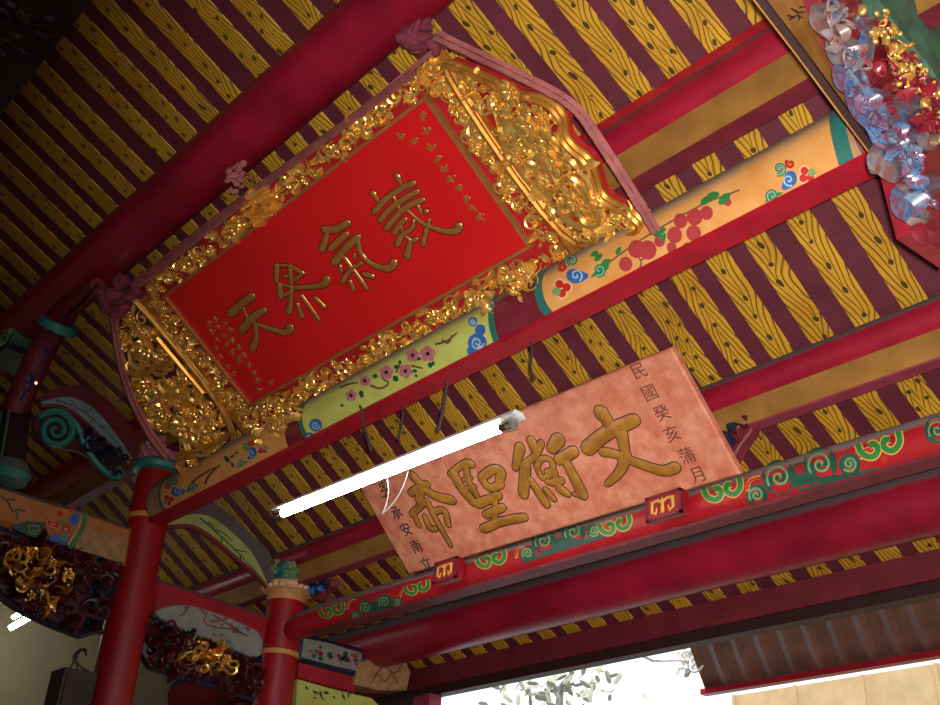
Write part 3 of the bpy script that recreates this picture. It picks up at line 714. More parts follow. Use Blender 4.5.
# characters
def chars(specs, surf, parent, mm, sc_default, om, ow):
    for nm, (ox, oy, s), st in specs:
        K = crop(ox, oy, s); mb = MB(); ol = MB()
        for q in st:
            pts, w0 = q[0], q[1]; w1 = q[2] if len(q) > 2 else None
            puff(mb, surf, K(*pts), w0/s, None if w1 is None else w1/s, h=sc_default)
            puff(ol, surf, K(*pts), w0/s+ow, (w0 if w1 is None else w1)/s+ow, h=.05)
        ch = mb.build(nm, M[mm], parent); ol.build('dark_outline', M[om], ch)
C1 = (220,240,5.875); C2 = (300,200,7.05); C3 = (360,165,7.055)
big = [('gold_character', C1, [([(62,432),(125,375),(190,330)],22,20),([(140,405),(165,460)],9),([(130,528),(180,460),(262,410)],22,17),([(195,485),(300,525),(390,550),(415,515)],10,24),([(205,490),(218,570),(190,638)],12,19)]),
 ('gold_character', C1, [([(335,150),(330,235)],15),([(335,148),(420,152)],9),([(412,160),(418,250)],13),([(430,165),(485,193)],14),([(485,200),(420,245)],9),([(375,215),(410,205)],9),([(345,258),(420,275)],9),([(350,265),(355,335)],17),([(360,335),(425,295)],9),([(430,282),(560,272),(612,262),(630,230)],10,22),([(420,285),(415,380),(402,420)],10,19),([(455,380),(480,445)],13,16),([(480,328),(580,465)],13),([(560,340),(612,393)],13)]),
 ('gold_character', C2, [([(175,210),(250,210),(340,160)],26,20),([(190,215),(182,280),(152,348)],16,22),([(215,345),(270,290),(330,240)],21,18),([(240,440),(320,340),(412,258)],24,20),([(410,270),(420,370),(480,440),(590,488),(645,475),(665,440)],14,27),([(315,410),(470,620)],15),([(300,575),(350,490),(430,445)],16,12),([(383,388),(381,405)],12),([(285,468),(290,500)],14),([(355,575),(375,625)],15,18),([(450,522),(508,537)],17,20)]),
 ('gold_character', C3, [([(265,85),(288,132)],26,10),([(95,205),(130,255)],24,9),([(100,330),(180,240),(280,170),(380,125)],18),([(140,390),(220,300),(320,230),(405,185)],17),([(185,450),(260,350),(350,280),(445,245)],17),([(235,222),(278,305)],10),([(335,320),(430,410),(520,445),(620,475),(680,465),(703,430)],10,26),([(410,290),(432,335)],11),([(465,325),(472,326)],15),([(240,480),(280,420),(318,385)],16),([(290,430),(300,480)],9),([(300,490),(375,445),(380,395)],15,12),([(298,492),(262,560)],15,19),([(320,500),(355,530)],10),([(360,540),(400,520)],14),([(352,550),(330,640)],16,25),([(490,385),(470,440),(445,560)],11,17)])]
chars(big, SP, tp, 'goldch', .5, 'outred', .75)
# tiny gilt inscriptions (too worn to read): little strokes
def inscr(pts, surf, size, seed):
    rnd = random.Random(seed)
    for x, y in pts:
        mb = MB()
        for k in range(5):
            a = rnd.choice((-.6, .9, .5, 2.2)); l = size*rnd.uniform(.5, .95); cx, cy = x+rnd.uniform(-.3, .3)*size, y+rnd.uniform(-.3, .3)*size
            puff(mb, surf, [(cx-math.cos(a)*l/2, cy-math.sin(a)*l/2), (cx+math.cos(a)*l/2, cy+math.sin(a)*l/2)], size*.13, h=.8)
        mb.build('gilt_inscription', M['goldch'], tp)
K = crop(380, 100, 5.875); inscr(K((258,95),(275,185),(115,210),(205,240),(297,280),(333,345),(378,408),(420,465),(460,520),(505,580),(545,635),(588,688)), SP, 7.0, 3)
K = crop(190, 300, 6.714)
inscr(K((130,155),(172,130),(240,155),(150,215),(187,185),(275,205),(185,270),(230,235),(285,270),(245,295),(170,325),(325,315),(280,345),(205,380),(320,385),(362,370),(255,445),(330,410),(395,435),(295,490),(430,485),(460,535),(545,555),(465,610)), SP, 4.8, 4)

# ------------------------------------------------------------------ maroon sash over the big plaque
ts = thing('cloth_sash', 'maroon cloth sash with three bundles draped over the top and sides of the big plaque', 'sash', FP.p(-5, 1.2, .06))
OFF = Plane(PB+PN*.10, PN)
def bundle(c, w, h_, seed, mm):
    rnd = random.Random(seed); p, _ = OFF.hit(*c); mb = MB(); d = (p-CAM).length/FPX
    for k in range(26):
        a = rnd.uniform(0, 2*PI); rr = rnd.random()**.6*.75
        q = p+RT*(math.cos(a)*rr*w*d)+UP*(math.sin(a)*rr*h_*d)+PN*rnd.uniform(-.05, .05)
        t_ = V((rnd.uniform(-1,1), rnd.uniform(-1,1), rnd.uniform(-1,1))).normalized(); e = t_.orthogonal().normalized()
        mb.ell(q, w*d*rnd.uniform(.25,.5), w*d*rnd.uniform(.2,.35), w*d*rnd.uniform(.07,.16), t_, e, t_.cross(e), 8, 6)
    mb.build('cloth_bundle', M[mm], ts)
bundle((120,296), 24, 24, 1, 'cloth'); bundle((238,178), 12, 17, 2, 'clothp'); bundle((424,40), 24, 22, 3, 'cloth')
def ribbon(pts, wpx, surfs, mm, nm, seed):
    rnd = random.Random(seed); P = smooth_px([q[:2] for q in pts], 3); k = len(P); mb = MB(); rs = []
    for i, q in enumerate(P):
        d = P[min(i+1, k-1)]-P[max(i-1, 0)]; d.normalize(); nn = V((-d.y, d.x)); f = i/(k-1)
        w = (wpx[0]+(wpx[1]-wpx[0])*f)/2; ring = []
        def pt(a, h):
            r = q+nn*w*a; p1, n1 = surfs[0].hit(r.x, r.y); p2, n2 = surfs[1].hit(r.x, r.y); return p1*(1-f)+p2*f+(n1*(1-f)+n2*f)*h
        fold = [(-1, 0), (-.6, .014+rnd.uniform(0, .006)), (-.15, .004), (.3, .016+rnd.uniform(0, .006)), (1, 0), (.3, -.006), (-.6, -.006)]
        rs.append([pt(a, h) for a, h in fold])
    mb.rings(rs); mb.build(nm, M[mm], ts)
SRo = Plane(SR.p0+SR.n*.09, SR.n); SLo = Plane(SL.p0+SL.n*.09, SL.n); TOPo = Plane(PB+PN*.03, PN)
ribbon([(436,36),(470,52),(520,76),(560,96),(580,112),(592,130),(615,165),(640,205),(656,232)], (13, 11), (SRo, SRo), 'clothp', 'ribbon', 1)
ribbon([(112,312),(116,340),(122,372),(134,405),(150,435),(168,458)], (7, 10), (SLo, SLo), 'clothp', 'ribbon', 2)
ribbon([(130,288),(180,248),(238,203),(300,157),(360,113),(414,72)], (8, 9), (TOPo, TOPo), 'clothp', 'ribbon', 3)

# ------------------------------------------------------------------ pink plaque
b0, b1 = at(408.5, 575, Y=4.80), at(740, 475, Y=4.80)
t1 = at(671, 348, X=b1.x); t0 = V((b0.x, t1.y, t1.z+(b0.z-b1.z)))
ea = (b1-b0).normalized(); eu = (t1-b1); eu = (eu-ea*eu.dot(ea)).normalized(); en = ea.cross(eu); en = en if en.y < 0 else -en
tq = thing('name_plaque', 'plain pink plaque with four brown brush characters, leaning on the clouded lintel', 'plaque', (b0+b1)/2)
SQ = Plane(b0, en)
mb = MB(); slab_on(mb, [b0, b1, t1, b0+(t1-b1)], en, .05, .012); mb.build('board', M['pink'], tq, False)
D1 = (500,400,5.222); D2 = (390,440,5.42)
sm_ = [('brown_character', D1, [([(530,68),(565,110),(572,170)],36,22),([(458,252),(560,165),(700,105)],34,30),([(635,175),(655,280)],30,22),([(540,272),(590,275),(640,300)],22,18),([(655,290),(635,370),(560,440)],30,12),([(680,315),(780,350),(860,375),(915,352)],20,26)]),
 ('brown_character', D1, [([(105,250),(80,355)],26,16),([(135,340),(122,488)],26),([(165,215),(185,275)],24,18),([(215,225),(190,290),(140,325)],18,14),([(160,420),(240,540)],18,22),([(305,208),(270,252)],34,26),([(190,350),(215,300),(270,310),(282,370),(225,420),(195,360)],14),([(245,375),(290,362),(290,430),(250,430)],13),([(240,470),(280,515)],15),([(275,432),(320,420)],18),([(312,462),(350,488)],22,18),([(310,312),(385,268)],26),([(350,330),(430,490)],22,28),([(435,498),(385,492)],16,8)]),
 ('brown_character', D2, [([(325,185),(410,118),(440,130)],14,20),([(345,185),(385,260),(450,335)],26,22),([(415,150),(420,215),(470,300)],16),([(400,215),(440,203)],10),([(412,265),(460,250)],10),([(500,200),(560,152),(612,165),(592,222)],22),([(495,205),(540,270),(600,240)],20),([(480,345),(590,300)],24,20),([(520,405),(610,365)],20),([(570,325),(570,430)],15),([(510,480),(600,440),(728,418)],22,20)]),
 ('brown_character', D2, [([(125,195),(165,240),(205,240)],24,16),([(115,285),(165,250)],18),([(165,255),(160,330)],22),([(195,275),(260,310),(335,325)],20,24),([(125,390),(155,460)],14),([(120,400),(190,335)],16),([(190,415),(215,485),(245,480)],14),([(235,390),(300,370),(315,455)],16),([(200,335),(260,450),(328,570)],18,12)])]
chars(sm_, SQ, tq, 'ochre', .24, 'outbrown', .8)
K = crop(630, 350, 5.033)
for ch, c in zip('民國癸亥蒲月', ((45,105),(100,215),(160,315),(210,420),(285,530),(338,628))):
    p, _ = SQ.hit(*K(c)[0]); mb = MB(); text_mesh(mb, ch, p, ea, eu, en, .106)
    if mb.v: mb.build('date_inscription', M['rust'], tq, False)
K = crop(370, 470, 5.42)
for ch, c in zip('弟子承安南立', ((68,75),(90,140),(145,232),(195,320),(250,412),(303,505))):
    p, _ = SQ.hit(*K(c)[0]); mb = MB(); text_mesh(mb, ch, p, ea, eu, en, .112)
    if mb.v: mb.build('donor_inscription', M['ink'], tq, False)
# the two little red holders with a gold bat emblem
for (c, w_, h_), lab in ((((445,570), 26, 23), 'small red holder block with gold bat emblem, under the left end of the pink plaque'), (((663,505), 34, 27), 'small red holder block with gold bat emblem, under the right half of the pink plaque')):
    p = at(c[0], c[1], Y=4.745); d = (p-CAM).length/FPX; hw = w_*d*.64; hh = h_*d*.47
    t = thing('plaque_holder', lab, 'bracket', p+V((0, 0, -hh)), 'plaque holders on the lintel')
    F = Fr(p, (1,0,0), (0,0,1), (0,-1,0)); mb = MB()
    slab_on(mb, [F.p(-hw,-hh), F.p(hw,-hh), F.p(hw,hh), F.p(-hw,hh)], F.n, .07, .014); mb.build('block', M['red'], t, False)
    mb = MB()
    for a in ((-hw,-hh,hw,-hh+.016),(-hw,hh-.016,hw,hh),(-hw,-hh,-hw+.016,hh),(hw-.016,-hh,hw,hh)): slab(mb, F, a[0], a[2], a[1], a[3], -.016, .004)
    mb.build('rim', M['maroon'], t, False)
    mb = MB()
    for sg in (-1, 1):
        mb.tube([F.p(0, .015, .006), F.p(sg*hw*.25, .035, .006), F.p(sg*hw*.58, .03, .006), F.p(sg*hw*.6, -.03, .006), F.p(sg*hw*.4, -.045, .006), F.p(sg*hw*.32, -.015, .006)], [.008,.01,.013,.011,.009,.006], 6, 0, F.n, .5, True)
    mb.tube([F.p(0, .04, .006), F.p(0, -.035, .006)], [.008, .014], 6, 0, F.n, .5, True); mb.build('bat_emblem', M['yellowline'], t)

# ------------------------------------------------------------------ fluorescent lamp under the tie beam
a, b_ = at(279, 515, Y=3.50), at(508, 425, Y=3.50); dx = (b_-a).normalized(); dn = V((0,0,-1)); dy = V((0,1,0))
tf = thing('fluorescent_lamp', 'long bare white fluorescent tube lamp, lit, hanging before the pink plaque', 'lamp', (a+b_)/2)
mb = MB(); q0, q1 = a+V((0,0,.026)), b_+V((0,0,.026))
def trap(p): return [p+V((0,-.05,0)), p+V((0,.05,0)), p+V((0,.03,.03)), p+V((0,-.03,.03))]
mb.rings([trap(q0-dx*.03), trap(q1+dx*.08)]); mb.build('housing', M['white'], tf, False)
mb = MB(); mb.tube([a+dx*.03, b_-dx*.02], .025, 14); mb.build('tube', M['tube'], tf, label='glowing white tube')
for e, sg in ((a, -1), (b_, 1)):
    mb = MB(); mb.tube([e+dx*sg*-.05, e+dx*sg*.03], .027, 14); mb.build('tube_cap', M['cap'], tf)
    mb = MB(); mb.box(e+V((-.025 if sg < 0 else .0,-.025,-.025)), e+V((.025 if sg < 0 else .05,.025,.035))); mb.build('tube_holder', M['steel'], tf, False)
M_ = 0
mb = MB(); c = a+(b_-a)*.42
for o_ in ((0,0),(.05,.3)):
    pts = [at(x, y, Y=3.48) for x, y in ([(387,478),(389,492),(386,506),(382,514)] if o_[0] == 0 else [(408,472),(402,490),(392,505),(383,513)])]
    mb.tube(smooth_px(pts, 2), .0035, 5)
mb.build('loose_wire', M['white'], tf)
for pts, lab in ((((357,382),(361,410),(366,434),(371,450)), 'dark lamp chain hanging over the plum blossom panel, left of the two'), (((447,382),(444,405),(441,420),(438,430)), 'dark lamp chain from the scarlet strip to the lamp, right of the two')):
    pts = smooth_px([at(x, y, Y=3.475 if i < 2 else 3.5) for i, (x, y) in enumerate(pts)], 2)
    mb = MB(); mb.tube(pts, .008, 6)
    for k in range(0, len(pts)-1): mb.ell(pts[k], .012, .012, .018, nu=6, nv=4)
    mb.build('chain', M['wire'], tf)
for pts, lab in ((((403,409),(402,424),(400,434),(398,440)), 'short dark rod standing in for a chain shadow, between the lamp chains'), (((531,342),(532,355),(530,368),(534,379)), 'short dark rod standing in for a chain shadow, right of the lamp')):
    mb = MB(); pts = smooth_px([at(x, y, Y=3.49) for x, y in pts], 2); mb.tube(pts, [.007]*(len(pts)-3)+[.012]*3, 6)  # solid dark rods put where the lamp chains only cast shadows
    tag(mb.build('chain_shadow_rod', M['wire']), lab, 'wire')

# ------------------------------------------------------------------ left aisle truss (plane of the pillars)
def px_slab(name, px, X, thick, mm, parent=None, cham=.03, sm=0, label=None):
    P = smooth_px(px, sm, True) if sm else [V(q) for q in px]
    mb = MB(); slab_on(mb, [at(q.x, q.y, X=X) for q in P], (1,0,0), thick, cham); return mb.build(name, M[mm], parent, False, label=label)
def base_of(px, X): return at(*px, X=X)
SX = Plane((-7.9, 0, 0), (1,0,0))
# tie beam A with painted end
tA = thing('aisle_beam', 'orange painted aisle beam with fret scrolls, running into the left side of the nearer pillar', 'roof beam', base_of((60,520), -8))
px_slab('beam_body', [(-70,462),(0,484),(40,497),(80,508),(134,527),(128,566),(80,549),(40,536),(0,524),(-70,504)], -7.9, .2, 'orange2', tA, .035)
px_slab('wood_end', [(86,527),(128,541),(124,564),(74,548)], -7.897, .02, 'woodgrain', tA, 0)
g, bl, rd, pl, dk, yl = MB(), MB(), MB(), MB(), MB(), MB()
K = crop(0, 480, 5.875)
stroke(g, SX, K((500,190),(490,280),(450,340),(405,400)), 4.5, 5); stroke(yl, SX, K((475,235),(450,300),(395,385)), 1.6, 6)
paint(dk, SX, K((80,265),(160,240),(270,250),(280,350),(170,330),(90,290)), 3)
stroke(pl, SX, K((245,325),(170,310),(165,270),(225,270),(225,300),(195,300)), 1.3, 5, sm=0)
paint(rd, SX, K((265,215),(350,250),(335,300),(265,280)), 4); stroke(yl, SX, K((340,290),(275,270),(275,230),(320,245),(315,265),(295,262)), 1.1, 6, sm=0)
paint(bl, SX, K((270,350),(330,315),(410,320),(400,390),(340,370)), 4, 0, 1); stroke(pl, SX, spiral_px(K((375,345))[0], 4.5, 1.4, 3, 1), 1.2, 6)
disc(rd, SX, K((385,285))[0], 4, 5); disc(yl, SX, K((385,290))[0], 1.6, 6)
paint(bl, SX, K((400,230),(430,190),(470,200),(455,270),(420,270)), 4, 0, 1); stroke(g, SX, spiral_px(K((370,250))[0], 4, 1.3, 0, 1), 1.5, 4)
disc(rd, SX, K((350,200))[0], 3.2, 4); disc(rd, SX, K((420,170))[0], 3.2, 4)
for q in (((0,90),(50,130),(70,190),(110,170),(150,190)),((40,110),(90,120)),((100,190),(100,240))): stroke(dk, SX, K(*q), 1.6, 4)
for mbx, nm, mm in ((g,'green_band','green'),(bl,'blue_scroll','blue'),(rd,'red_fret','redpaint'),(pl,'pale_line','palegreen'),(dk,'dark_fret','darkgreen'),(yl,'yellow_line','yellowline')): split(mbx, nm, M[mm], tA)
# carved panels under the aisle beams
def carved_panel(nm, lab, px, X, n, seed, rim=None, goldpx=None):
    t = thing(nm, lab, 'carving', base_of(px[-1], X))
    P = smooth_px(px, 1, True); pts = [at(q.x, q.y, X=X) for q in P]
    mb = MB(); slab_on(mb, pts, (1,0,0), .1, 0); mb.build('back_board', M['deepred'], t, False)
    F = Fr((X, 0, 0), (0,1,0), (0,0,1), (1,0,0)); poly = [(p.y, p.z) for p in pts]
    mb = MB(); carve(mb, F, poly, n, seed, 1.2, .05); mb.build('red_carving', M['redk'], t)
    if rim:
        mb = MB(); pp = pts+[pts[0]]; mb.tube(pp, .028, 6); carve(mb, F, [(p.y, p.z) for p in [at(q[0], q[1], X=X) for q in rim]], 30, seed+1, .9, .05); mb.build('blue_rim', M['blued'], t)
    mb = MB(); gp = [at(q[0], q[1], X=X+.02) for q in goldpx]; carve(mb, F, [(p.y, p.z) for p in gp], n//3, seed+2, 1.15, .075); mb.build('gilt_figures', M['gold'], t)
M['redk'] = mat('carved_red', (.11,.008,.007), .35, col2=(.05,.006,.012), scale=14)
M['blued'] = mat('deep_blue_carving', (.010,.013,.04), .4)
carved_panel('relief_carving', 'dark red carved panel with gilt figures, hanging under the orange aisle beam', [(-60,508),(0,527),(50,543),(120,567),(108,602),(92,641),(40,620),(12,605),(-10,585),(-60,570)], -7.96, 190, 60, [(92,559),(118,567),(96,636),(80,630)], [(-10,545),(60,555),(70,590),(45,615),(20,600),(0,570)])
tB = thing('aisle_beam', 'red aisle beam with a grey plum branch panel, between the two pillars', 'roof beam', base_of((210,640), -8))
px_slab('beam_body', [(158,578),(190,588),(225,600),(272,616),(264,652),(240,634),(210,622),(180,615),(150,613)], -7.9, .18, 'red', tB, .03)
px_slab('painted_panel', [(152,613),(166,606),(188,604),(215,612),(240,622),(264,634),(261,661),(235,650),(205,638),(178,628)], -7.885, .06, 'greywhite', tB, .008, 1)
SXB = Plane((-7.885, 0, 0), (1,0,0)); mb = MB(); K = crop(180, 525, 3.917); K5 = crop(100, 560, 3.917)
for q in (((330,190),(350,180),(330,210),(310,220)),((390,190),(420,215),(400,240),(440,265),(520,270),(580,300)),((440,215),(500,250),(560,290)),((430,240),(470,240),(500,220))): stroke(mb, SXB, K5(*q), 1.8, 3)
mb.build('painted_branch', M['rust'], tB)
mb = MB()
for k in range(16): disc(mb, SXB, K5((RN.uniform(440,580), RN.uniform(225,300)))[0], 1.5, 3)
split(mb, 'painted_blossom', M['rust'], tB)
carved_panel('relief_carving', 'blue-rimmed red carved panel with gilt figures, hanging between the two pillars', [(149,618),(175,629),(205,641),(262,664),(254,700),(246,697),(215,686),(180,676),(143,664)], -7.96, 150, 70, [(150,620),(258,662),(256,680),(230,660),(165,634),(160,655),(146,655)], [(185,645),(205,640),(226,650),(230,678),(200,672),(186,665)])
tC = thing('aisle_beam', 'dark aisle beam with a flower panel, beyond the second pillar', 'roof beam', base_of((340,660), -8))
px_slab('beam_body', [(300,632),(330,640),(362,648),(372,655),(368,680),(340,672),(300,660)], -7.9, .16, 'blued', tC, .02)
px_slab('flower_panel', [(304,638),(330,643),(362,653),(362,672),(335,666),(302,657)], -7.89, .03, 'greywhite', tC, .004)
SXC = Plane((-7.89, 0, 0), (1,0,0)); r_, g_ = MB(), MB()
for k in range(26):
    f = RN.random(); x = 308+50*f; y = 641+12*f+RN.uniform(3, 15); disc(r_ if k % 2 else g_, SXC, (x, y), RN.uniform(1.4, 2.8), 3, 0, 8)
split(r_, 'painted_blossom', M['redpaint'], tC); split(g_, 'painted_leaf', M['darkgreen'], tC)
px_slab('bracket_block', [(360,660),(378,655),(406,658),(412,672),(408,690),(380,690),(356,684)], -7.86, .24, 'woodgrain', tC, .02, label='grey cloud-painted bracket block')
mb = MB(); SXD = Plane((-7.86,0,0), (1,0,0))
for q in (((370,684),(378,672),(384,684),(392,672),(398,684)),((374,676),(384,664),(394,676),(402,664))): stroke(mb, SXD, q, 1.6, 3)
mb.build('cloud_line', M['rust'], tC)
px_slab('red_rail', [(300,662),(356,676),(356,694),(298,678)], -7.93, .1, 'red', tC, .01)
px_slab('lower_panel', [(298,679),(330,688),(372,698),(386,712),(296,708)], -7.9, .06, 'lime', tC, .006, label='lime panel with black bamboo leaves')
mb = MB()
for k in range(20):
    x, y = RN.uniform(302, 360), RN.uniform(686, 704); a = RN.uniform(.3, 1.2); d = V((math.cos(a), math.sin(a)))*RN.uniform(4, 7); nn = V((-d.y, d.x))*.18
    paint(mb, Plane((-7.9,0,0), (1,0,0)), [V((x,y))-d/2, V((x,y))+nn, V((x,y))+d/2, V((x,y))-nn], 3)
split(mb, 'bamboo_leaf', M['ink'], tC)
# curved leaf ties
def curved_tie(lab, top, bot, mm, vein, back):
    t = thing('curved_tie', lab, 'roof tie', base_of(bot[-1], -8))
    def strip(nm, A, B, X, th, m):
        def rs_(P, k=18):
            P = smooth_px(P, 2); L = [0]
            for p, q in zip(P, P[1:]): L.append(L[-1]+(q-p).length)
            out = []
            for i in range(k):
                d = L[-1]*i/(k-1); j = 0
                while j < len(L)-2 and L[j+1] < d: j += 1
                out.append(P[j].lerp(P[j+1], min(1, max(0, (d-L[j])/max(1e-6, L[j+1]-L[j])))))
            return out
        mb = MB(); b = V((-th, 0, 0)); rs = []
        for a, c in zip(rs_(A), rs_(B)):
            a3, c3 = at(a.x, a.y, X=X), at(c.x, c.y, X=X); rs.append([a3, c3, c3+b, a3+b])
        mb.rings(rs); mb.build(nm, M[m], t, False)
    strip('leaf_face', top, bot, -7.9, .04, mm)
    if back: strip('tie_back', back, top, -7.945, .05, 'pinkgrey' if mm == 'limeleaf' else 'maroon')
    e = [at(x, y, X=-7.9) for x, y in smooth_px(bot, 2)]; mb = MB()
    mb.rings([[p, p+V((-.03,0,0)), p+V((-.03,0,-.035)), p+V((.012,0,-.035))] for p in e]); mb.build('red_edge', M['red'], t, False)
    mb = MB()
    for q in vein: stroke(mb, Plane((-7.9,0,0), (1,0,0)), q, 1.6, 3, 0, .8)
    mb.build('leaf_vein', M['darkgreen'] if mm == 'limeleaf' else M['twig'], t)
M['pinkgrey'] = mat('dusty_mauve_timber', (.12,.075,.09), .7, dust=.8)
M['limeleaf'] = mat('lime_leaf', (.36,.40,.12), .6, col2=(.28,.30,.08), scale=8)
curved_tie('curved tie painted as a pale lime leaf, between the two pillars', [(166,523),(180,517),(194,513),(211,516),(224,525),(236,536),(249,548),(259,564),(267,583)], [(168,525),(185,523),(200,527),(213,536),(225,546),(237,556),(248,565),(258,574),(267,584)], 'limeleaf',
  [[(200,518),(222,537),(245,560),(262,579)],[(215,530),(224,533),(232,541)],[(222,537),(220,545)],[(235,550),(246,552)],[(240,556),(242,566)],[(208,522),(214,528)]],
  [(172,506),(190,500),(206,499),(228,512),(252,535),(272,552),(276,582)])
curved_tie('curved tie painted as a pale blue leaf, above the teal swirl carving', [(42,402),(56,397),(75,397),(95,408),(113,430),(124,445),(132,458)], [(42,404),(56,403),(72,408),(88,422),(106,440),(120,450),(131,459)], 'leafblue',
  [[(55,400),(80,408),(105,430),(128,454)],[(75,405),(70,400)],[(85,412),(92,408)],[(92,420),(88,424)],[(98,425),(108,428)]],
  [(38,398),(58,386),(85,384),(112,402),(134,428),(137,458)])
# swirl carving below the blue leaf
t = thing('swirl_carving', 'teal and dark blue swirl carving below the pale blue leaf tie', 'carving', base_of((90,470), -7.95))
mb = MB(); sp = [at(x, y, X=-7.92) for x, y in spiral_px((56,430), 20, 2.2, -2.4, 1, 40)][::-1]
tail = [at(x, y, X=-7.92) for x, y in smooth_px([(38,417),(60,409),(78,424),(84,445),(100,468),(118,480),(122,470),(116,468)], 2)]
mb.tube(sp, [.012+.02*i/len(sp) for i in range(len(sp))], 7); mb.tube(tail, .026, 7); mb.build('teal_swirl', M['teal'], t)
mb = MB(); slab_on(mb, [at(x, y, X=-7.96) for x, y in smooth_px([(30,420),(50,404),(75,408),(100,430),(118,452),(126,470),(118,484),(102,470),(84,452),(62,448),(40,440)], 1, True)], (1,0,0), .04, .01); mb.build('back_board', M['deepred'], t, False)
F = Fr((-7.95, 0, 0), (0,1,0), (0,0,1), (1,0,0)); mb = MB(); po = [at(x, y, X=-7.95) for x, y in ((78,432),(105,440),(124,466),(116,480),(88,455))]
carve(mb, F, [(p.y, p.z) for p in po], 45, 81, 1., .05); mb.build('blue_ornament', M['blued'], t)
# brace under the thick purlin and posts at far left
t = thing('purlin_brace', 'red painted brace with a teal ring, reaching up to the thick purlin', 'bracket', at(18, 408, Y=2.33))
M['bracered'] = mat('deep_brace_red', (.20,.008,.014), .5, col2=(.09,.006,.02), scale=9)
def cyl_px(nm, q, r, mm, label=None, Y=2.33):
    pts = [at(x, y, Y=Y) for x, y in smooth_px(q, 2)]; mb = MB(); k = len(pts)
    mb.tube(pts, [r[0]+(r[1]-r[0])*i/(k-1) for i in range(k)], 14); return mb.build(nm, M[mm], t, label=label)
cyl_px('brace_shaft', [(14,412),(30,375),(46,342),(58,322)], (.10, .105), 'bracered'); cyl_px('ring', [(56,330),(60,322)], (.15, .15), 'teal', 'teal ring')
cyl_px('brace_arm', [(59,320),(70,306),(86,294),(98,286)], (.11, .06), 'bracered')
SB = Plane((0, 2.22, 0), (0,-1,0)); g, bl = MB(), MB()
for q in (((20,400),(26,394),(24,386)),((50,342),(56,336),(50,330)),((24,380),(30,384),(36,374)),((28,392),(34,382),(30,372)),((44,360),(50,352),(42,350)),((38,372),(46,366))): stroke(bl, SB, q, 2.6, 2)
for q in (((72,312),(84,300),(98,284)),((66,318),(74,308))): stroke(g, SB, q, 3.0, 2)
bl.build('blue_scroll', M['blue'], t); g.build('blue_edge', M['blued'], t)
mb = MB(); p = at(36, 383, Y=2.2); mb.ell(p, .011, .011, .011); mb.build('painted_glint_dot', emit('painted_glint_glow', (1, .55, .2), 2.0), t)  # highlight on the brace, made as a glowing dot; no lamp here
t = thing('bracket_block', 'green carved bracket block beside the red brace, under the thick purlin', 'bracket', at(20, 360, Y=2.33))
mb = MB(); c = at(19, 345, Y=2.33); mb.box(c-V((.17,.12,.11)), c+V((.17,.12,.11))); mb.build('block', M['jade'], t, False)
mb = MB(); F = Fr(c+V((0,-.12,0)), (1,0,0), (0,0,1), (0,-1,0)); carve(mb, F, [(-.15,-.09),(.15,-.09),(.15,.09),(-.15,.09)], 24, 90, .8, .015); mb.build('carving', M['palegreen'], t)
mb = MB(); mb.box(c-V((.2,.15,.17)), c+V((.2,.15,-.11))); mb.build('base_plate', M['blued'], t, False)
t = thing('short_post', 'dark short post with a teal foot, standing on the orange aisle beam', 'post', at(8, 482, Y=2.36))
mb = MB(); p0, p1 = at(6, 478, Y=2.36), at(18, 405, Y=2.36); mb.tube([p0, p0*.5+p1*.5, p1], [.12,.11,.10], 14); mb.build('shaft', M['dark'], t)
mb = MB(); mb.tube([p0-V((0,0,.03)), p0+V((0,0,.03)), p0+V((0,0,.12))], [.14,.17,.125], 14); mb.build('teal_foot', M['teal'], t)
mb = MB()
for q in range(3):
    a = -.9+q*.8; mb.tube([p0+V((.125*math.sin(a), -.125*math.cos(a), .1)), p1+V((.105*math.sin(a), -.105*math.cos(a), -.02))], .01, 5)
mb.build('teal_line', M['teal'], t)
# small carved brackets along the pink plaque's purlin
def small_bracket(lab, c, Y, w, h_, seed, mats):
    p = at(*c, Y=Y); t = thing('carved_bracket', lab, 'bracket', p-V((0,0,h_)), 'small brackets beside the pink plaque')
    mb = MB(); F = Fr(p, (1,0,0), (0,0,1), (0,-1,0)); pts = [(-w,h_),(w,h_),(w*.8,.2*h_),(.3*w,-.3*h_),(-.2*w,-h_),(-.6*w,-.9*h_),(-w,-.2*h_)]
    slab_on(mb, [F.p(u, v, 0) for u, v in pts], F.n, .08, .01); mb.build('body', M[mats[0]], t, False)
    mb = MB(); carve(mb, F, [(a*.75, b*.75) for a, b in pts], 30, seed, .55, .03); mb.build('carving', M[mats[1]], t)
    mb = MB(); carve(mb, F, [(-.3*w,-.5*h_),(.3*w,-.5*h_),(.3*w,.5*h_),(-.3*w,.5*h_)], 8, seed+1, .8, .05); mb.build('rosette', M[mats[2]], t)
small_bracket('small dark red carved bracket beside the right edge of the pink plaque', (733,441), 4.92, .16, .13, 101, ('maroon', 'redk', 'blued'))
small_bracket('small dark carved bracket with a blue rosette beside the green capital', (321,590), 4.92, .17, .07, 103, ('maroon', 'blued', 'blue'))

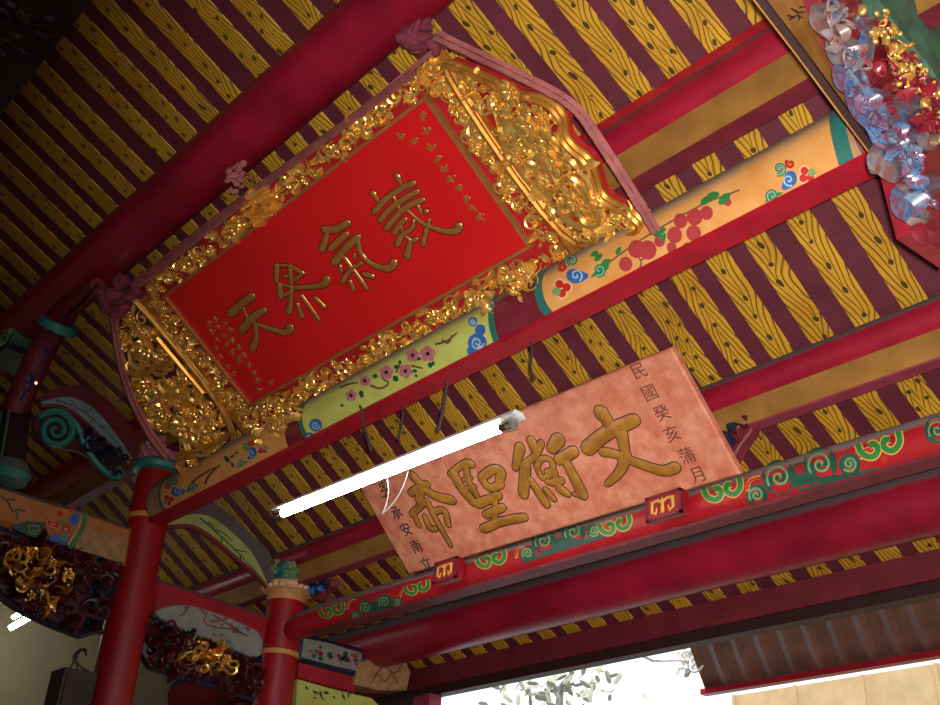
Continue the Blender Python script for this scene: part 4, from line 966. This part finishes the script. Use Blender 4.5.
# ------------------------------------------------------------------ right hand truss, close to the viewer
tR = thing('roof_tie', 'orange painted roof tie crowded with blue, pink and gilt carving', 'roof tie', at(935, 245, X=-1.42))
px_slab('painted_tie', [(700,-78),(760,0),(800,52),(845,113),(888,170),(905,190),(906,168),(870,110),(838,58),(815,0),(770,-78)], -1.42, .02, 'tieorange', tR, .01, label='orange face with black brushwork')
mb = MB(); e = [at(x, y, X=-1.41) for x, y in smooth_px([(700,-78),(760,0),(800,52),(845,113),(888,170),(940,242)], 2)]
mb.rings([[p+V((.015,0,.012)), p+V((-.01,0,.012)), p+V((-.01,0,-.008)), p+V((.015,0,-.008))] for p in e]); mb.build('dark_edge', M['dark'], tR, False)
mb = MB(); SRR = Plane((-1.42,0,0), (1,0,0)); K = crop(780, 0, 5.875)
for q in (((60,50),(100,80),(150,70)),((50,120),(90,90),(130,110)),((85,60),(110,100),(105,130)),((40,90),(80,110)),((110,45),(150,40))): stroke(mb, SRR, K(*q), 2.0, 3, 0, .8)
mb.build('brush_grass', M['ink'], tR)
px_slab('backing', [(806,-30),(838,40),(862,95),(893,160),(912,232),(955,262),(990,120),(930,70),(900,30),(872,-30)], -1.36, .06, 'deepcrimson', tR, .006)
px_slab('jade_board', [(866,-40),(878,0),(900,32),(925,62),(950,96),(1000,150),(1000,-40)], -1.30, .10, 'jade', tR, .01, label='green painted board')
XF = -1.33
def petal_px(mb, a, b_, w, X=XF, h=.03, cup=.4):
    a, b_ = V(a), V(b_); d = b_-a; nn = V((-d.y, d.x)).normalized(); rs = []
    for i in range(7):
        f = i/6; ww = w*math.sin(PI*(.1+.8*f))**.7/2; c = a+d*f; hh = h*math.sin(PI*f*.9+.2)
        P = [at(*(c+nn*ww*s), X=X) for s in (-1, -.5, 0, .5, 1)]
        rs.append([P[0], P[1]+V((hh,0,0)), P[2]+V((hh*(1-cup),0,0)), P[3]+V((hh,0,0)), P[4], P[2]+V((-.012,0,0))])
    mb.rings(rs)
def petals(lst, nm, mm):
    for a, b_, w in lst:
        mb = MB(); petal_px(mb, a, b_, w); mb.build(nm, M[mm], tR)
petals((((868,62),(856,4),24),((862,92),(838,62),34),((868,92),(896,122),32),((880,118),(922,98),34),((915,112),(936,72),26),((884,160),(914,120),32),((898,186),(918,220),36),((880,130),(850,86),30),((906,196),(940,180),26),((893,150),(872,122),24)), 'blue_leaf', 'glassb')
for q in ([(862,70),(872,105),(900,150),(930,200)], [(846,70),(870,100)], [(900,130),(915,165)]):
    mb = MB(); mb.tube([at(x, y, X=XF+.03) for x, y in smooth_px(q, 2)], .012, 6); mb.build('blue_stem', M['glassb'], tR)
petals((((860,68),(830,36),34),((828,34),(816,4),26),((888,142),(874,172),28),((878,148),(900,180),30),((926,150),(934,120),28),((895,194),(930,188),28),((926,58),(912,80),26),((905,215),(930,222),20)), 'pink_petal', 'glassp')
petals((((836,0),(852,24),28),((866,88),(882,60),18),((884,94),(904,78),18),((900,62),(888,40),16),((916,96),(938,122),18),((916,226),(948,238),24),((938,80),(920,58),20),((874,20),(890,38),14),((914,150),(924,178),12),((916,218),(930,244),24),((842,30),(856,46),18)), 'red_petal', 'deepcrimson')
FX = Fr((XF+.015, 0, 0), (0,1,0), (0,0,1), (1,0,0))
for nm, px, k, mm, sd, sc in (('red_carving', [(868,70),(905,55),(938,100),(938,150),(915,130),(885,110)], 46, 'deepcrimson', 201, .8), ('gilt_carving', [(868,20),(885,18),(932,92),(936,125),(915,105),(880,60)], 40, 'gold', 202, .6), ('blue_carving', [(846,75),(868,92),(905,150),(928,205),(908,215),(880,160),(850,100)], 60, 'glassb', 203, .85), ('pink_carving', [(818,0),(845,30),(862,70),(846,75),(826,45),(812,10)], 26, 'glassp', 204, .8)):
    mb = MB(); carve(mb, FX, [(q.y, q.z) for q in (at(x, y, X=XF+.015) for x, y in px)], k, sd, sc, .03, 0, (.30, .50, .10)); split(mb, nm, M[mm], tR, .02)
rnd = random.Random(5)
for k in range(46):
    f = rnd.random(); x = 872+f*75+rnd.uniform(-12, 12); y = 18+f*125+rnd.uniform(-14, 14)
    p = at(x, y, X=XF+.03); r = rnd.uniform(.008, .020); mb = MB(); mb.ell(p, r, r*rnd.uniform(.7,1.6), r*rnd.uniform(.7,1.6), nu=7, nv=5); mb.build('gilt_bead', M['gold'], tR)

# ------------------------------------------------------------------ room shell, doorway and what lies outside
def sbox(nm, lo, hi, mm): mb = MB(); mb.box(lo, hi); return struct(mb.build(nm, M[mm], smooth=False))
sbox('floor', (XL-.4, -5.6, -.1), (6, 14, 0), 'floor')
sbox('wall_left', (XL-.4, -5.6, 0), (XL-.1, 7, W(5.4)), 'beige')
sbox('trim_left', (XL-.1, -5.6, W(1.75)), (XL-.02, 6.6, W(1.90)), 'dark')
sbox('wall_back', (XL-.4, -5.7, 0), (3.2, -5.4, W(2.9)), 'beige')
sbox('added_wall_right', (3.0, -5.4, 0), (3.2, 6.9, W(.9)), 'beige')  # unseen wall added to hold back daylight, open above for side light
jx = at(440, 695, Y=6.5).x
mb = MB(); mb.box((XL-.4, 6.42, 0), (jx-.25, 6.56, W(2.215)))
struct(mb.build('wall_front', M['dark'], smooth=False))
mb = MB()
for k, (a, w_) in enumerate(((-.25,.09),(-.15,.06),(-.08,.08))): mb.box((jx+a, 6.40-.01*k, 0), (jx+a+w_, 6.52, W(2.215)))
struct(mb.build('trim_1', M['pinkred'], smooth=False))
# rust red awning outside
ta = thing('awning', 'rusty ribbed metal awning with a red front rail outside the doorway', 'awning', at(820, 680, Y=7.6))
xa, xb = at(712, 655, Y=7.1).x, .9
za, zb = W(7.0*math.tan(math.radians(18.6))), W(7.62*math.tan(math.radians(16.2)))
mb = MB(); k = 120; rs = []
for i in range(k+1):
    x = xa+(xb-xa)*i/k; h = .03*(1 if i % 4 < 1 else 0)
    x2 = x+(at(706, 688, Y=7.62).x-xa)*(1-i/k); rs.append([V((x, 6.75, za+.11-h)), V((x2, 7.62, zb-h)), V((x2, 7.62, zb+.01)), V((x, 6.75, za+.12))])
mb.rings(rs); mb.build('ribbed_sheet', M['sheet'], ta, False)
mb = MB(); mb.box((at(706, 688, Y=7.62).x-.03, 7.58, zb-.055), (xb, 7.66, zb-.01)); mb.build('front_rail', M['red'], ta, False)
fy = 12.; ftop = at(820, 682, Y=fy).z
mb = MB(); mb.box((at(735, 700, Y=fy).x, fy, 0), (6, fy+.2, ftop))
for i in range(14):
    x = at(735, 700, Y=fy).x+.9*i; mb.box((x-.02, fy-.04, 0), (x+.02, fy, ftop))
tag(mb.build('boarded_fence', M['plank'], smooth=False), 'pale boarded wall standing outside beyond the rusty awning', 'fence')
tt = thing('young_tree', 'slender tree outside the doorway, glare painted into its pale leaves', 'tree', (at(560, 700, Y=11.).x, 11., 0))
tx = at(560, 700, Y=11.).x
mb = MB(); topz = at(565, 672, Y=11.).z
mb.tube([(tx-.3, 11, 0), (tx-.2, 11, 2), (tx, 11, topz-.2), (tx+.2, 11.05, topz)], [.09,.07,.05,.02], 8); mb.tube([(tx-.2, 11, 2.6), (tx-.6, 11, topz-.1)], [.05,.02], 7); mb.build('trunk', M['greywhite'], tt)
mb = MB()
for k in range(110):
    c = V((tx+RN.gauss(-.1, .5), 11+RN.gauss(0, .3), topz-.15+RN.gauss(0, .2))); d = V((RN.gauss(0,1), RN.gauss(0,1), RN.gauss(-.5,.7))).normalized(); e = d.orthogonal().normalized()
    mb.ell(c, .10, .035, .006, d, e, d.cross(e), 6, 4)
mb.build('foliage', M['leaf'], tt)
mb = MB(); rnd = random.Random(8); c = at(690, 660, Y=7.3)
for k in range(7):
    pts = [c+V((rnd.uniform(-.14,.14), rnd.uniform(-.06,.06), rnd.uniform(-.14,.12))) for _ in range(5)]; mb.tube(smooth_px(pts, 2), .012, 6)
mb.tube([c, V((c.x+.1, 6.7, W(2.22))), V((c.x+.1, 6.5, W(2.24)))], .01, 6)
tag(mb.build('cable_tangle', M['white']), 'tangle of pale cables hanging outside at the end of the awning', 'cable')
# speaker on the nearer pillar
tk = thing('loudspeaker', 'black box loudspeaker fixed to the left side of the nearer pillar', 'speaker', at(76, 712, X=-8.05))
p = [at(x, y, X=-8.02) for x, y in ((62,668),(95,668),(88,715),(52,712))]
mb = MB(); zt, zb_ = p[0].z, p[3].z-.12; ya_, yb_ = 3.22, 3.42
yy = [q.y for q in p]; y0, y1 = min(yy), max(yy)-.02
mb.box((-8.2, y0, zb_), (-7.96, y1, zt)); mb.build('cabinet', M['black'], tk, False)
mb = MB(); mb.box((-7.96, y0+.02, zb_+.02), (-7.95, y1-.02, zt-.03)); mb.build('grille', M['dark'], tk, False)
mb = MB()
for k in range(4): mb.tube(smooth_px([V((-8.0, y1-.06*k-.02, zt)), at(70+3*k, 660-3*k, X=-8.), at(80+2*k, 648, X=-7.98), at(86, 652+k, X=-7.95)], 2), .008, 5)
mb.build('cable', M['black'], tk)
# far small lamp
p0, p1 = at(10, 628, X=-10.6), at(35, 614, X=-10.6)
tg = thing('fluorescent_lamp', 'small far fluorescent lamp seen below the dark carved panel, near the loudspeaker', 'lamp', (p0+p1)/2)
mb = MB(); mb.tube([p0, p1], .028, 10); mb.tube([p0+V((0,0,.1)), p1+V((0,0,.1))], .022, 10); mb.build('tube', M['tube'], tg)
mb = MB(); mb.box(V((-10.75, min(p0.y, p1.y), (p0.z+p1.z)/2+.16)), V((-10.45, max(p0.y, p1.y), (p0.z+p1.z)/2+.2))); mb.build('housing', M['white'], tg, False)

# ------------------------------------------------------------------ light, world, camera
w = bpy.data.worlds.new('sky'); S.world = w; w.use_nodes = True
bg = w.node_tree.nodes['Background']; bg.inputs[0].default_value = (.93, .97, 1, 1); bg.inputs[1].default_value = 1.3
def light(nm, typ, loc, power, col, size=.1, tgt=None):
    l = bpy.data.lights.new(nm, typ); l.energy = power; l.color = col
    if typ == 'AREA': l.size = size
    elif typ in ('POINT', 'SPOT'): l.shadow_soft_size = size
    o = bpy.data.objects.new(nm, l); COL.objects.link(o); o.location = loc
    if tgt is not None: o.rotation_euler = (V(tgt)-V(loc)).to_track_quat('-Z', 'Y').to_euler()
    return o
fl = light('camera_flash', 'SPOT', CAM+UP*.05+RT*.04, 1750, (1, .95, .86), .03, CAM+FW*5+RT*1.0+UP*.2)
fl.data.spot_size = math.radians(72); fl.data.spot_blend = 1.0
sn = light('sun', 'SUN', (0, 0, 12), 4.5, (1, .95, .85)); sn.rotation_euler = V((-.35, .62, -.9)).to_track_quat('-Z', 'Y').to_euler()
sn.data.angle = .01

cam = bpy.data.cameras.new('camera'); co = bpy.data.objects.new('camera', cam); COL.objects.link(co)
mw = Matrix((RT, UP, -FW)).transposed().to_4x4(); mw.translation = CAM; co.matrix_world = mw
cam.sensor_width = 36; cam.lens = FPX/940*36; cam.clip_end = 200; S.camera = co
S.view_settings.view_transform = 'Standard'; S.view_settings.look = 'None'; S.view_settings.gamma = 1
S.view_settings.use_curve_mapping = False; S.view_settings.exposure = 0
S.cycles.max_bounces = 6; S.cycles.sample_clamp_indirect = 4
